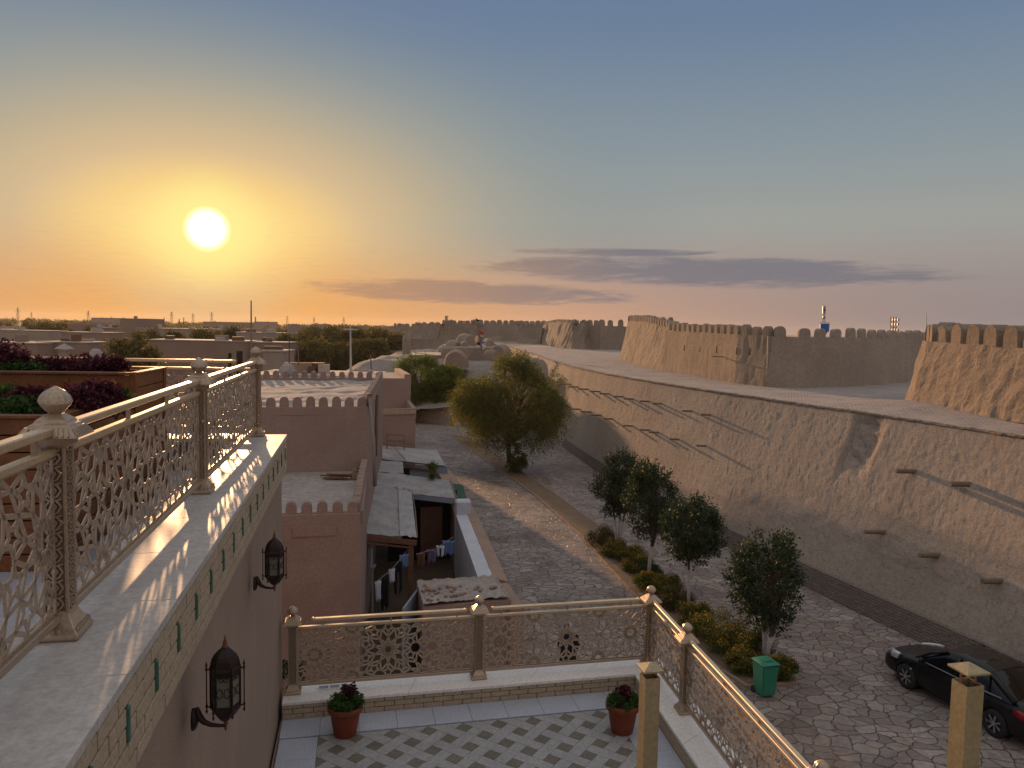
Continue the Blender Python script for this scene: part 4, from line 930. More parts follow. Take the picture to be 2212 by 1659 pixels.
def parapet(name, label, cat, pts, z0, zt, th, batter, amp, mat, step=.35, msp=.95, mw=.55, mh=.7, mth=.42, seed=1, group=None, sub=True, holes=None, vs=.15, msides=(0, 1)):
    P_, Ln = resamp(pts, step); n = len(P_); rg = random.Random(seed); cx = sum(p.x for p in P_)/n; cy = sum(p.y for p in P_)/n
    t = thing(name, label, cat, (cx, cy, z0), 0, group); nrm = []
    for i in range(n):
        d = (P_[min(i+2, n-1)]-P_[max(i-2, 0)]).normalized(); nrm.append(Vector((d.y, -d.x)))
    ztf = lambda f: zt[0]+(zt[-1]-zt[0])*f if len(zt) == 2 else np.interp(f, np.linspace(0, 1, len(zt)), zt)
    nz = max(3, int((max(zt)-z0)/step)); rows = []
    for q in range(nz+1):
        v = q/nz; row = []
        for i in range(n):
            f = i/(n-1); z = z0-.1+(ztf(f)-z0+.1)*v; p = P_[i]-nrm[i]*batter*v; p3 = Vector((p.x, p.y, z))
            dsp = noise.fractal(Vector((p.x*1.6, p.y*1.6, z*vs*2)), 1., 2., 4)*amp+noise.fractal(p3*2.5, 1., 2., 3)*amp*.5-(amp*2.2 if q == 0 else 0)*0
            if v < .2: dsp += amp*(1.2-6*v)*(.5+fbm((p.x, p.y, 3), 1.5))
            row.append((p.x+nrm[i].x*dsp, p.y+nrm[i].y*dsp, z+(0 if q < nz else fbm((p.x, p.y, 1), 1.2)*.06)))
        rows.append(row)
    back = [(P_[i]-nrm[i]*(batter+th)) for i in range(n)]
    rows.append([(back[i].x, back[i].y, ztf(i/(n-1))) for i in range(n)]); rows.append([(back[i].x, back[i].y, z0-.1) for i in range(n)])
    mb = MB(); mb.grid(rows)
    for e in (0, -1): mb.poly([r[e] for r in rows])
    mb.build('wall', mat, t)
    k = max(1, int(round(Ln/msp)))
    for i in range(k):
        f = (i+.5)/k; fi = f*(n-1); a = int(fi); p = P_[a].lerp(P_[min(a+1, n-1)], fi-a)-nrm[a]*(batter+th*.42); m_ = MB()
        merlon(m_, (p.x, p.y, ztf(f)), math.atan2(-nrm[a].x*-1, -nrm[a].y*1) if 0 else math.atan2(nrm[a].x, -nrm[a].y), mw*rg.uniform(.9, 1.08), mth, mh*rg.uniform(.9, 1.08), rg)
        m_.build('merlon', mat, t, bevel=.03 if Ln < 60 else 0)
    return t, P_, nrm
gb = 'bastions of the old town wall'; gc = 'crenellated curtain walls of the old town wall'
parapet('bastion', 'rough mud bastion at the right edge, nearest the viewer, with thick weathered merlons', 'bastion', [(22.5, 39), (19.4, 36.2), (17.6, 34.2), (16.9, 32.4), (17.05, 29.5), (17.3, 26.2), (17.7, 22), (18.2, 15)], 6.8, [9.42, 9.40, 9.32, 9.18, 9.05, 8.95], 1.0, .5, .065, 'bastion', .16, 1.0, .70, .76, .62, 11, gb, vs=.6)
parapet('curtain_wall', 'smooth sunlit mud wall with closely set merlons and small dark arrow slits', 'wall', [(11.7, 59.6), (12.55, 53.3), (13.5, 46.6), (14.5, 43.7)], ZW, [9.62, 9.38], .5, .12, .03, 'bastion', .3, 1.0, .6, .6, .38, 12, gc)
parapet('curtain_wall', 'shaded mud wall with ten separate merlons and a small square hole, right of the sunlit wall', 'wall', [(14.5, 43.7), (17.0, 43.6), (20.4, 45.6), (26.8, 51.2), (31, 55)], ZW, [9.38, 9.36, 9.3], .5, .1, .03, 'rampart', .35, 1.35, .68, .58, .36, 13, gc)
parapet('bastion', 'weathered mud bastion with a crowded double row of merlons left of the smooth sunlit wall', 'bastion', [(17.5, 86), (13.5, 85), (11.3, 81.5), (11.1, 75), (11.2, 68), (11.45, 62), (11.7, 59.6)], ZW, [10.45, 10.5, 10.35, 9.75], .6, .8, .08, 'bastion', .35, .95, .55, .6, .42, 14, gb)
p_a, p_b = P(1162, 741, ZW), P(1233, 754, ZW)
parapet('bastion', 'eroded rounded mud bastion left of the wall with eight merlons against the sky', 'bastion', [(p_a.x+7, p_a.y+10), (p_a.x, p_a.y), (6.2, 138), (7.6, 122), (p_b.x, p_b.y), (13, 120)], ZW, [9.9, 10.5, 10.7, 10.4], .6, 1.0, .2, 'farwall', .7, 1.3, .6, .5, .42, 15, gb)
parapet('curtain_wall', 'dark shaded mud wall with eight merlons against the sky between two bastions', 'wall', [(p_b.x+1.6, p_b.y+5), (13.5, 117), (20.5, 118)], ZW, [10.1, 10.1], .6, .1, .08, 'farwall', .8, 1.75, .9, 1.0, .42, 16, gc)
def far_seg(X0, Y0, X1, Y1, ztop, lab, name, merl=True, seed=1, msp=3.4, d2=None):
    a, b = P(X0, Y0, ZW), P(X1, Y1, ZW)
    if d2: b = A(X1, Y1, d2)
    parapet(name, lab, 'bastion' if name == 'bastion' else 'wall', [(a.x+ (2 if name == 'bastion' else 0), a.y+(6 if name == 'bastion' else 0)), (a.x, a.y), (b.x, b.y)]+([(b.x+9, b.y+7)] if name == 'bastion' else []), ZW, [ztop, ztop], .8, .5, .25, 'farwall', 1.2, msp, 1.3, 1.0, .5, seed, gb if name == 'bastion' else gc)
far_seg(1118, 741, 1166, 743, 9.6, 'low dark mud wall with small merlons between two far bastions', 'curtain_wall', seed=21, msp=2.4)
far_seg(1010, 735, 1112, 738, 10.25, 'long fluted far bastion behind the grave vaults and flag pole', 'bastion', seed=22, msp=1.7)
far_seg(947, 733.5, 1008, 734, 10.1, 'far blocky bastion, half lit and half shaded, left of the fluted one', 'bastion', seed=23, msp=2.)
far_seg(921, 732, 947, 733, 9.6, 'short dark far wall with two or three merlons', 'curtain_wall', seed=24, msp=3)
far_seg(890, 730, 921, 731, 9.5, 'small sunlit far bastion left of the dark wall', 'bastion', seed=25, msp=2.2)
far_seg(845, 728, 888, 729, 9.2, 'leftmost far bastion beside the brown tower stub', 'bastion', seed=26, msp=2.4)
# far stretch of the rampart: earth bank that curves away to the left
fr_ = thing('far_rampart', 'far stretch of the earth rampart curving away to the left behind the graves', 'rampart', (-15, 200, 0))
ft = [P(1097, 748.5, ZW), P(1085, 741, ZW), P(1040, 737.5, ZW), P(985, 735, ZW), P(905, 731.5, ZW), P(860, 730, ZW)]; fbm_b = [Vector((-4.5, 124, 0)), Vector((-10, 140, 0)), Vector((-16, 160, 0)), Vector((-24, 185, 0)), Vector((-34, 200, 0)), Vector((-48, 215, 0))]
rws = []
for q in range(9):
    row = []
    for k in range(61):
        tt = k/60*5; a, b = catmull([(v.x, v.y) for v in fbm_b], tt), catmull([(v.x, v.y) for v in ft], tt); v = q/8; row.append((a.x+(b.x-a.x)*v, a.y+(b.y-a.y)*v+fbm((a.x, a.y, v), .5)*.6*(1-v), ZW*v))
    rws.append(row)
rws.append([(p[0]+14, p[1]+45, ZW) for p in rws[-1]]); MB().grid(rws).build('bank', 'farwall', fr_)
MB().grid([[(-1, 125, ZW-.02), (22, 132, ZW-.02)], [(-4, 150, ZW-.02), (40, 160, ZW-.02)], [(-8, 200, ZW-.02), (60, 205, ZW-.02)]]).build('walkway', 'walk', fr_)
# small mounds and slits on the walls
sl2 = [(1410, 868+0)]
for X, Y in ((1478, 738.5), (1512, 741), (1548, 743), (1591, 746), (1619, 747.5)): pass
# ---------------------------------------------------------------- graves, domes, tower stub
mt_ = MB(); rows = []
for j in range(26):
    row = []
    for i in range(30):
        x = -26+i*1.15+0; y = 74.5+j*2.2; X0 = x
        edge = min(1, max(0, (y-74.5-abs(x+4)*.0)/15)); h = 1.6+4.1*edge**.8
        h = h*min(1, max(0, (x+26)/9)) if y > 80 else h*min(1, max(0, (x+14)/5))
        if x > 0: h = max(h, min(6, h+ (x)*.35))
        row.append((x, y, h-.2+fbm((x, y, 0), .25, 4)*.55+fbm((x, y, 5), 1.1, 3)*.12))
    rows.append(row)
tag(mt_.grid(rows).build('grave_hill', 'mound', smooth=True), kind='structure')
lw2 = thing('low_wall', 'low mud brick wall closing the far end of the alley beyond the yellow bin', 'wall', (-7, 75, 0))
q_ = [A(860, 862, 80), A(897, 866, 77), A(1002, 888, 74.2), (1.5, 73, 1.4)]
rb_ = MB(); pts_ = [(p[0], p[1]) for p in q_]; hz = [2.1, 2.05, 1.5, 1.4]
for (a, b, h0, h1) in zip(q_, q_[1:], hz, hz[1:]):
    a = Vector((a[0], a[1], 0)); b = Vector((b[0], b[1], 0)); nn = (b-a).normalized(); nn = Vector((nn.y, -nn.x, 0))*.3
    n = 14
    for k in range(n):
        p, q = a.lerp(b, k/n), a.lerp(b, (k+1)/n); z0_, z1_ = h0+(h1-h0)*k/n, h0+(h1-h0)*(k+1)/n
        rb_.prism([p+nn, q+nn, q-nn, p-nn], [p+nn*.8+Vector((0, 0, z0_+fbm((p.x, 0, 0), 1)*.1)), q+nn*.8+Vector((0, 0, z1_+fbm((q.x, 0, 0), 1)*.1)), q-nn*.8+Vector((0, 0, z1_)), p-nn*.8+Vector((0, 0, z0_))])
rb_.build('wall', 'farwall', lw2)
def vault(X0, X1, Yt, Yb, yd, lab, rz=0., long=2.2, seed=1, mat='farwall', pointed=.75):
    l, r = A(X0, Yb, yd), A(X1, Yb, yd); tp = A((X0+X1)/2, Yt, yd); c = (l+r)/2; wv = (r-l).length; h = tp.z-c.z
    t = thing('grave_vault', lab, 'grave', (c.x, c.y, c.z), rz, 'beehive grave vaults'); rows = []
    for j in range(7):
        f = j/6; k = [.86, .97, 1, 1, 1, .97, .82][j]; y = (f-.35)*long; row = []
        for i in range(17):
            a = math.pi*i/16; x = -wv/2*math.cos(a)*k; z = h*math.sin(a)**pointed*k; d = 1+noise.noise(Vector((x*2+seed, y*2, z*2)))*.06
            v = Vector((x*d, y, z*d-.1)); v.rotate(Matrix.Rotation(rz, 3, 'Z')); row.append(c+v)
        rows.append(row)
    mb = MB(); mb.grid(rows); mb.poly(rows[0]); mb.poly(rows[-1]); mb.build('vault', mat, t, smooth=False)
vault(958, 1012, 753, 793, 84, 'largest smooth mauve grave vault standing in front of the others', 0, 2.4, 1, 'plaster2', .9)
vault(970, 994, 734, 757, 98, 'sunlit rough grave vault at the left of the upper row', .5, 3, 2, 'bastion')
vault(993, 1023, 719, 752, 104, 'tallest pointed grave vault left of the flag pole', .5, 3.5, 3, 'bastion')
vault(994, 1012, 735, 752, 96, 'small rough vault between the two taller upper vaults', .2, 2, 4, 'bastion')
vault(1027, 1050, 722, 752, 106, 'dark pointed grave vault just right of the flag pole', .3, 3, 5, 'bastion')
vault(1045, 1067, 729, 756, 102, 'rounded dark grave vault farthest right in the upper row', .3, 3, 6)
vault(1059, 1099, 742, 768, 92, 'low double humped grave vault beside the rampart end', -.3, 3, 7)
vault(1054, 1073, 753, 775, 84, 'leaning sunlit grave vault fragment above the big tree', .8, 1.6, 8, 'bastion')
vault(951, 970, 744, 760, 100, 'half buried vault at the left end of the upper row', .4, 2.5, 9)
hm = thing('grave_platform', 'raised mud platform carrying the upper row of grave vaults', 'mound', (-6, 98, 4)); mb = MB(); a = A(955, 760, 95); b = A(1072, 760, 95)
rough_box(mb, [(a.x, 94), (b.x, 93), (b.x+1, 108), (a.x-1, 108)], 2, A(1010, 751, 95).z, .7, .3, .5, .25); mb.build('platform', 'farwall', hm)
fb_ = thing('flat_tomb_building', 'low flat roofed mud building left of the grave vaults', 'building', (-9, 76, 0)); a, b = A(884, 768, 96), A(972, 768, 96); z_ = A(884, 768, 96).z
mb = MB(); mb.slab([(a.x, 96), (b.x, 96), (b.x-.2, 106), (a.x-.8, 106)], 0, z_-.03); mb.build('wall', 'farwall', fb_); mb = MB(); mb.slab([(a.x-.1, 95.9), (b.x+.1, 95.9), (b.x, 106.1), (a.x-.9, 106.1)], z_-.03, z_+.12); mb.build('roof', 'townroof', fb_)
a, b = A(869, 777, 108), A(887, 777, 108); tz = A(878, 724, 108).z
ts_ = thing('tower_stub', 'short round brown tower stub with a domed top left of the graves', 'tower', ((a.x+b.x)/2, 108, 0)); r_ = (b.x-a.x)/2
MB().lathe([(r_*1.08, 0), (r_*1.03, 4), (r_, tz-.6), (r_*.92, tz-.25), (r_*.6, tz-.03), (.05, tz)], 20, ((a.x+b.x)/2, 108, 0)).build('shaft', 'farwall', ts_, smooth=True)
for k in range(2):
    X0, X1 = ((949, 1000), (982, 1021))[k]; yd = 230+k*6; a, b = A(X0, 706, yd), A(X1, 706, yd); r_ = (b.x-a.x)/2*(1.0); c = Vector(((a.x+b.x)/2, yd, 7)); tz = A((X0+X1)/2, 693, yd).z-7
    t = thing('mausoleum_dome', ('broad low mud dome behind the far bastions, left of its twin', 'broad low mud dome behind the far bastions, right of its twin')[k], 'dome', c, 0, 'far mud domes')
    MB().lathe([(r_, 0), (r_, tz*.15), (r_*.97, tz*.4), (r_*.82, tz*.68), (r_*.55, tz*.88), (r_*.2, tz*.99), (.02, tz)], 24, c).build('dome', 'farwall', t, smooth=True)
# flag pole with rags
fp = thing('flag_pole', 'crooked pilgrim pole wound with coloured rags and small pennants above the graves', 'flag pole', A(1041, 752, 92))
p0, p1 = A(1041, 757, 92), A(1028, 686, 92); MB().tube([p0, p0.lerp(p1, .5)+Vector((.05, 0, 0)), p1], [.12, .09, .03], 6).build('pole', 'beam', fp)
p2 = A(1036, 712, 92); MB().tube([p0.lerp(p1, .35), p0.lerp(p1, .6)+Vector((-.5, 0, .2)), A(1025.5, 698, 92)], [.05, .04, .02], 5).build('branch', 'beam', fp)
rg = random.Random(2)
for k, (f, mtn, sgn, sz) in enumerate(((.98, 'cloth_dark', 1, .5), (.84, 'pole', 1, .9), (.62, 'red', 1, .8), (.45, 'pole', 1, .6), (.34, 'cloth_blue', 1, .8), (.22, 'cloth_white', 1, .7), (.27, 'cloth_dark', -1, .6), (.12, 'cloth_white', 1, .5))):
    q = p0.lerp(p1, f); mb = MB(); th = .02; d = Vector((sgn*sz, .1, -.1))
    mb.prism([q, q+Vector((0, 0, -sz*.8)), q+d+Vector((0, 0, -sz*.35))], [q+Vector((0, th, 0)), q+Vector((0, th, -sz*.8)), q+d+Vector((0, th, -sz*.35))]); mb.build('rag', mtn, fp)
# ---------------------------------------------------------------- mud houses with small crenellations
def battlement(mb, a, b, z, sp, w_, h, th, rg, out=0):
    a, b = Vector((a[0], a[1], 0)), Vector((b[0], b[1], 0)); d = b-a; n = max(1, int(d.length/sp)); rz = math.atan2(d.y, d.x); res = []
    for k in range(n):
        p = a+d*((k+.5)/n); merlon(mb, (p.x, p.y, z), rz, w_, th, h, rg, 8)
house = thing('crenellated_house', 'mauve two level mud house with small rounded merlons, beside the corrugated shed roofs', 'house', (-5, 24, 0), 0)
rg = random.Random(31)
LF = [(-8.6, 17.35), (-3.63, 18.46), (-4.6, 24.57), (-9.6, 23.45)]
mb = MB(); rough_box(mb, LF, -.02, 4.82, .45, .03, 1.1, .05); mb.build('lower_wall', 'plaster', house)
mb = MB()
def pw(mb, a, b, z0, z1, th=.22, inn=1):
    a, b = Vector((a[0], a[1], 0)), Vector((b[0], b[1], 0)); n = Vector((b.y-a.y, a.x-b.x, 0)).normalized()*-th*inn
    mb.slab([a, b, b+n, a+n], z0, z1)
pw(mb, LF[0], LF[1], 4.7, 5.03); pw(mb, (LF[1][0]+.02, LF[1][1]+.23), LF[2], 4.7, 5.03); mb.build('lower_parapet', 'plaster', house, bevel=.02)
mb = MB(); rf_in = [(-8.6, 17.65), (-3.9, 18.72), (-4.82, 24.5), (-9.6, 23.4)]; mb.slab(rf_in, 4.78, 4.9); mb.build('lower_roof', 'roofmud', house)
for (a, b) in ((LF[0], LF[1]), (LF[1], LF[2])):
    aa, bb_ = Vector((*a, 0)), Vector((*b, 0)); d = bb_-aa; sp = .35; n = int(d.length/sp); nn = Vector((d.y, -d.x, 0)).normalized()*-.11
    for k in range(n):
        m_ = MB(); p = aa+d*((k+.5)/n)+nn; merlon(m_, (p.x, p.y, 5.03), math.atan2(d.y, d.x), .25, .2, .30, rg, 8); m_.build('merlon', 'plaster', house, bevel=.015)
u1 = A(635, 1139, 18.3); u2 = A(729, 1139, 18.3); d_ = Vector((.976, .218, 0))
mb = MB(); c = Vector(((u1.x+u2.x)/2, 17.35+((u1.x+u2.x)/2+8.6)*.2233-.0, A(682, 1149, 18.2).z)); mb.box(c, (u2.x-u1.x, .06, .25), math.atan2(1.11, 4.97)); mb.build('raised_panel', 'plaster', house, bevel=.02, seg=2)
UF = [(-11.2, 22.95), (-4.6, 24.57), (-6.45, 38.3), (-13., 37)]
mb = MB(); rough_box(mb, UF, -.02, 6.78, .5, .03, .9, .05); mb.build('upper_wall', 'plaster', house)
mb = MB(); pw(mb, UF[0], UF[1], 6.7, 6.98); pw(mb, (UF[1][0], UF[1][1]+.23), UF[2], 6.7, 6.98); pw(mb, (UF[2][0], UF[2][1]), UF[3], 6.7, 6.98); mb.build('upper_parapet', 'plaster', house, bevel=.02)
mb = MB(); rows = []
for j in range(22):
    row = []
    for i in range(14):
        f, g = i/13, j/21; a = Vector((-10.9, 23.2, 0)).lerp(Vector((-12.8, 36.8, 0)), g); b = Vector((-4.85, 24.7, 0)).lerp(Vector((-6.65, 38.1, 0)), g); p = a.lerp(b, f); row.append((p.x, p.y, 6.86+fbm((p.x, p.y, 0), 1., 4)*.10))
    rows.append(row)
mb.grid(rows).build('upper_roof', 'roofmud', house)
for (a, b, sp) in ((UF[0], UF[1], .385), (UF[1], UF[2], .40), (UF[2], UF[3], .44)):
    aa, bb_ = Vector((*a, 0)), Vector((*b, 0)); d = bb_-aa; n = int(d.length/sp); nn = Vector((d.y, -d.x, 0)).normalized()*-.11
    for k in range(n):
        m_ = MB(); p = aa+d*((k+.5)/n)+nn; merlon(m_, (p.x, p.y, 6.98), math.atan2(d.y, d.x), .28, .2, .32, rg, 8); m_.build('merlon', 'plaster', house, bevel=.015)
a, b = A(798, 858, 24.35), A(810, 1050, 23.2); a2, b2 = A(815, 860, 30.), A(811, 985, 28.5)
MB().tube([a+Vector((0, 0, .1)), a.lerp(b, .5)+Vector((.05, 0, 0)), b], .055, 8).build('drain_pipe', 'pole', house, smooth=True)
MB().tube([a2+Vector((0, 0, .1)), a2.lerp(b2, .5), b2], .06, 8).build('drain_pipe', 'rust', house, smooth=True)
MB().tube([a+Vector((.0, -.02, .12)), a+Vector((-.0, -.0, -.3))], .085, 8).build('pipe_collar', 'rust', house, smooth=True)
# bricks and boards on the lower roof
t = thing('brick_pile', 'small pile of orange bricks on the lower roof against the taller wall', 'bricks', P(766, 1030, 4.9))
L0 = P(768, 1034, 4.92)
for k in range(14): MB().box((L0.x+rg.uniform(-.14, .14), L0.y+rg.uniform(-.1, .12), L0.z+.04+.07*(k//4)), (.25, .12, .065), rg.uniform(-.5, .5)).build('brick', 'terr_brick' if 0 else 'oldbrick', t)
t = thing('board_pile', 'dark boards and rubble lying beside the brick pile on the lower roof', 'boards', P(728, 1034, 4.9)); L0 = P(730, 1034, 4.92)
for k in range(5): MB().box((L0.x+rg.uniform(-.2, .2), L0.y+rg.uniform(-.12, .12), L0.z+.03+.03*k), (.75, .12, .03), rg.uniform(-.25, .25)).build('board', 'rust', t)
# annex behind
ax = thing('annex_house', 'mauve plastered annex with a brick cornice and a roof terrace, left of the far alley', 'house', (-6.5, 45, 0))
zA = 5.0; pa, pb = P(800, 887, zA), P(898, 882, zA); pc = P(880, 862, zA)
fA = [(pa.x-1, pa.y-.1), (pb.x, pb.y), (pc.x, pc.y+.5), (pa.x-2, pc.y)]
mb = MB(); rough_box(mb, fA, -.02, zA-.62, .6, .03, 1., .02); mb.build('wall', 'plaster', ax)
mb = MB(); pw(mb, fA[0], fA[1], zA-.63, zA, .25); pw(mb, (fA[1][0], fA[1][1]+.26), fA[2], zA-.63, zA, .25); mb.build('parapet', 'plaster', ax, bevel=.02)
cb = MB()
for r in range(2):
    courses(cb, Vector((fA[0][0], fA[0][1]-.03, 0)), Vector((fA[1][0]+.02, fA[1][1]-.03, 0)), zA-.3+r*.11, 1, .10, None, .27)
cb.build('brick_cornice', 'brick', ax)
zB = 6.35; qa, qb = A(795, 826, 46.5), A(888, 825, 47.2); qc = P(866, 806, zB)
fB = [(qa.x-1, 46.4), (qb.x, 47.1), (qc.x-.2, qc.y+1), (qa.x-3, qc.y)]
mb = MB(); rough_box(mb, fB, zA-1.2, zB-.1, .6, .04, 1., .05); mb.build('upper_room', 'plaster', ax)
mb = MB(); pw(mb, fB[1], fB[2], zB-.12, zB+.28, .4); pw(mb, fB[0], fB[1], zB-.12, zB+.02, .3); mb.build('upper_parapet', 'plaster2', ax, bevel=.03)
mb = MB(); mb.slab([(fB[0][0], fB[0][1]+.3), (fB[1][0]-.4, fB[1][1]+.3), (fB[2][0]-.4, fB[2][1]), (fB[3][0], fB[3][1])], zB-.1, zB-.02); mb.build('upper_roof', 'roofmud', ax)
t = thing('timber_trestle', 'low timber frame leaning on the annex wall behind the back shed roof', 'frame', P(855, 962, 2.7)); a, b = A(836, 952, 41), A(873, 953, 41)
for p, q in ((a+Vector((0, 0, .35)), b+Vector((0, 0, .3))), (a+Vector((0, 0, .35)), a-Vector((0, 0, .5))), (b+Vector((0, 0, .3)), b-Vector((0, 0, .5))), (a+Vector((0, 0, .0)), b)): MB().bar(p, q, .06, .06).build('rail', 'beam', t)
# far rooftops row just behind the crenellated house: flat roofs, dish, ladder, poles
def flat_house(X0, X1, Yt, yd, dep, label, zb=-.05, mat='town', roof='townroof', par=.12, group='flat roofed town houses', skew=.0, wins=()):
    a, b = A(X0, Yt, yd), A(X1, Yt, yd*(1+skew)); z = a.z; a.z = b.z = 0
    d = (b-a).normalized(); n = Vector((-d.y, d.x, 0))*dep; t = thing('flat_roof_house', label, 'house', ((a.x+b.x)/2, (a.y+b.y)/2, zb), 0, group)
    n = n*(.5 if yd > 65 else 1.); mb = MB(); poly = [a, b, b+n, a+n]; mb.slab(poly, zb, z-.12); mb.build('wall', mat, t)
    mb = MB(); o = .12; mb.slab([a-d*o-n.normalized()*o, b+d*o-n.normalized()*o, b+n+d*o, a+n-d*o], z-.12, z+.03); mb.build('roof', roof, t)
    rq = random.Random(int(X0*7+Yt)); k_ = yd/F_PX
    for _ in range(rq.randint(1, 4)):
        u = rq.uniform(.08, .9); c = a.lerp(b, u)+n*rq.uniform(.2, .8); hh = rq.uniform(.3, 1.1); MB().box((c.x, c.y, z+hh/2+.02), (rq.uniform(.5, 2.2), rq.uniform(.5, 1.5), hh), rq.uniform(0, .3)).build('roof_box', rq.choice([mat, roof, 'dish', 'rust']), t)
    if not wins:
        for _ in range(rq.randint(0, 3)):
            u = rq.uniform(.1, .9); c = a.lerp(b, u)-n.normalized()*.02; MB().box((c.x, c.y, z-(z-zb)*rq.uniform(.3, .5)), (rq.uniform(.6, 1.1), .12, rq.uniform(.7, 1.3)), math.atan2(d.y, d.x)).build('window', 'black', t)
    for (u, v, wu, hv) in wins:
        c = a.lerp(b, u)-n.normalized()*.02; wv = wu*(b-a).length; MB().box((c.x, c.y, z-v*(z-zb)), (wv, .12, hv*(z-zb)), math.atan2(d.y, d.x)).build('window', 'black', t)
    return t
fh = [
 (536, 800, 809, 60, 7, 'low flat roof strewn with boards right behind the crenellated house', 'plaster2'),
 (568, 611, 757, 88, 9, 'narrow plastered house front between the railing corner and the grove', 'town2'),
 (320, 530, 733, 118, 14, 'long plain plastered house with two doorways above the middle of the upper railing', 'town'),
 (80, 190, 737.5, 112, 12, 'plastered house with a pale lit flat roof above the left planters', 'town'),
 (-20, 79, 739, 108, 12, 'plastered house with a flat roof at the left edge behind the tall coleus', 'town'),
 (-20, 107, 712, 185, 16, 'grey plastered house with a small white box on its wall, upper left', 'town2'),
 (132, 236, 716.5, 170, 14, 'reddish plastered house with a ragged roof line left of the tall block', 'town'),
 (259, 327, 687.5, 215, 16, 'tall plain block house rising above the skyline', 'town'),
 (196, 250, 707, 235, 10, 'low house with a bright white roof edge left of the tall block', 'town'),
 (293, 420, 708, 200, 14, 'long garden wall house with pilasters right of the tall block', 'town2'),
 (471, 506, 712, 190, 10, 'small square house between two round trees', 'town'),
 (510, 640, 717, 165, 12, 'low terraced house crossed by the tall pole', 'town2'),
 (534, 622, 738, 120, 10, 'stepped house wall with roof beams right of the long house', 'town'),
 (197, 262, 686, 520, 25, 'grey gabled warehouse touching the skyline left of the tall block', 'town2'),
 (438, 546, 694.5, 640, 40, 'long low warehouse roof on the skyline near the tall pole', 'town'),
 (549, 586, 694.5, 560, 30, 'white walled depot with a dark roof on the skyline right of the tall pole', 'town2'),
 (672, 706, 699.5, 600, 30, 'small white walled depot on the skyline above the grove', 'town2'),
]
for i, (x0, x1, yt, yd, dp, lab, mt) in enumerate(fh):
    w_ = ()
    if i == 2: w_ = ((.84, .55, .03, .55), (.94, .6, .06, .75))
    if i == 7: w_ = ((.8, .35, .05, .25), (.93, .35, .05, .25))
    if i == 1: w_ = ((.3, .65, .1, .5), (.7, .65, .1, .5))
    if i in (9, 6, 12): w_ = ((.3, .5, .03, .25), (.6, .5, .03, .25), (.85, .5, .03, .2))
    flat_house(x0, x1, yt, yd, dp, lab, mat=mt, wins=w_)
rg = random.Random(77)
PYL = [39, 68, 191, 371, 417, 457.5, 620.5, 678.5, 742.5, 863]; ORD = ['first', 'second', 'third', 'fourth', 'fifth', 'sixth', 'seventh', 'eighth', 'ninth', 'tenth', 'eleventh', 'twelfth']
def below(X):
    k = min(range(len(PYL)), key=lambda q: abs(PYL[q]-X)); d = X-PYL[k]
    return ('right below' if abs(d) < 12 else 'left of' if d < 0 else 'right of')+' the '+ORD[k]+' horizon pylon'
for k in range(80):
    X = rg.uniform(-40, 860 if k < 46 else 640); yd = rg.choice([260, 310, 360, 430, 520, 640, 800] if k < 46 else [150, 175, 205, 235]); zt = rg.uniform(3.2, 6.6) if k < 46 else rg.uniform(3, 5.2); hy = 689+.0192*X; Yt = hy+(9.6-zt)/yd*F_PX; ww = rg.uniform(14, 30)*F_PX/yd
    mt_c = rg.choice(['town', 'town2']); rowd = {150: 'first low', 175: 'second low', 205: 'third low', 235: 'fourth low', 260: 'nearest', 310: 'second', 360: 'third', 430: 'fourth', 520: 'fifth', 640: 'sixth', 800: 'farthest'}[yd]
    flat_house(X, X+ww, Yt, yd, rg.uniform(10, 18), f"{'pale' if mt_c == 'town2' else 'brown'} {'wide' if ww*yd/F_PX > 22 else 'small'} house in the {rowd} row, {below(X+ww/2)}", mat=mt_c, group='far rows of small houses toward the horizon')
iw = thing('inner_town_wall', 'long dark crenellated wall on the horizon above the grove of trees', 'wall', (-60, 250, 0)); a, b = A(620, 703, 260), A(850, 709, 260)
mb = MB(); mb.slab([(a.x, 260), (b.x, 260), (b.x, 262), (a.x, 262)], 0, a.z); mb.build('wall', 'farwall', iw)
for k in range(40): m_ = MB(); p = a.lerp(b, (k+.5)/40); merlon(m_, (p.x, 260.5, a.z), 0, .5, .5, .6, rg, 4); m_.build('merlon', 'farwall', iw)
iw2 = thing('crenellated_wall', 'low wall with pale pointed merlons left of the tall block house', 'wall', (-150, 240, 0)); a, b = A(148, 700, 250), A(262, 701, 250)
mb = MB(); mb.slab([(a.x, 250), (b.x, 250), (b.x, 252), (a.x, 252)], 0, a.z); mb.build('wall', 'town', iw2)
for k in range(30): m_ = MB(); p = a.lerp(b, (k+.5)/30); merlon(m_, (p.x, 250.5, a.z), 0, .34, .4, .8, rg, 3); m_.build('merlon', 'town2', iw2)
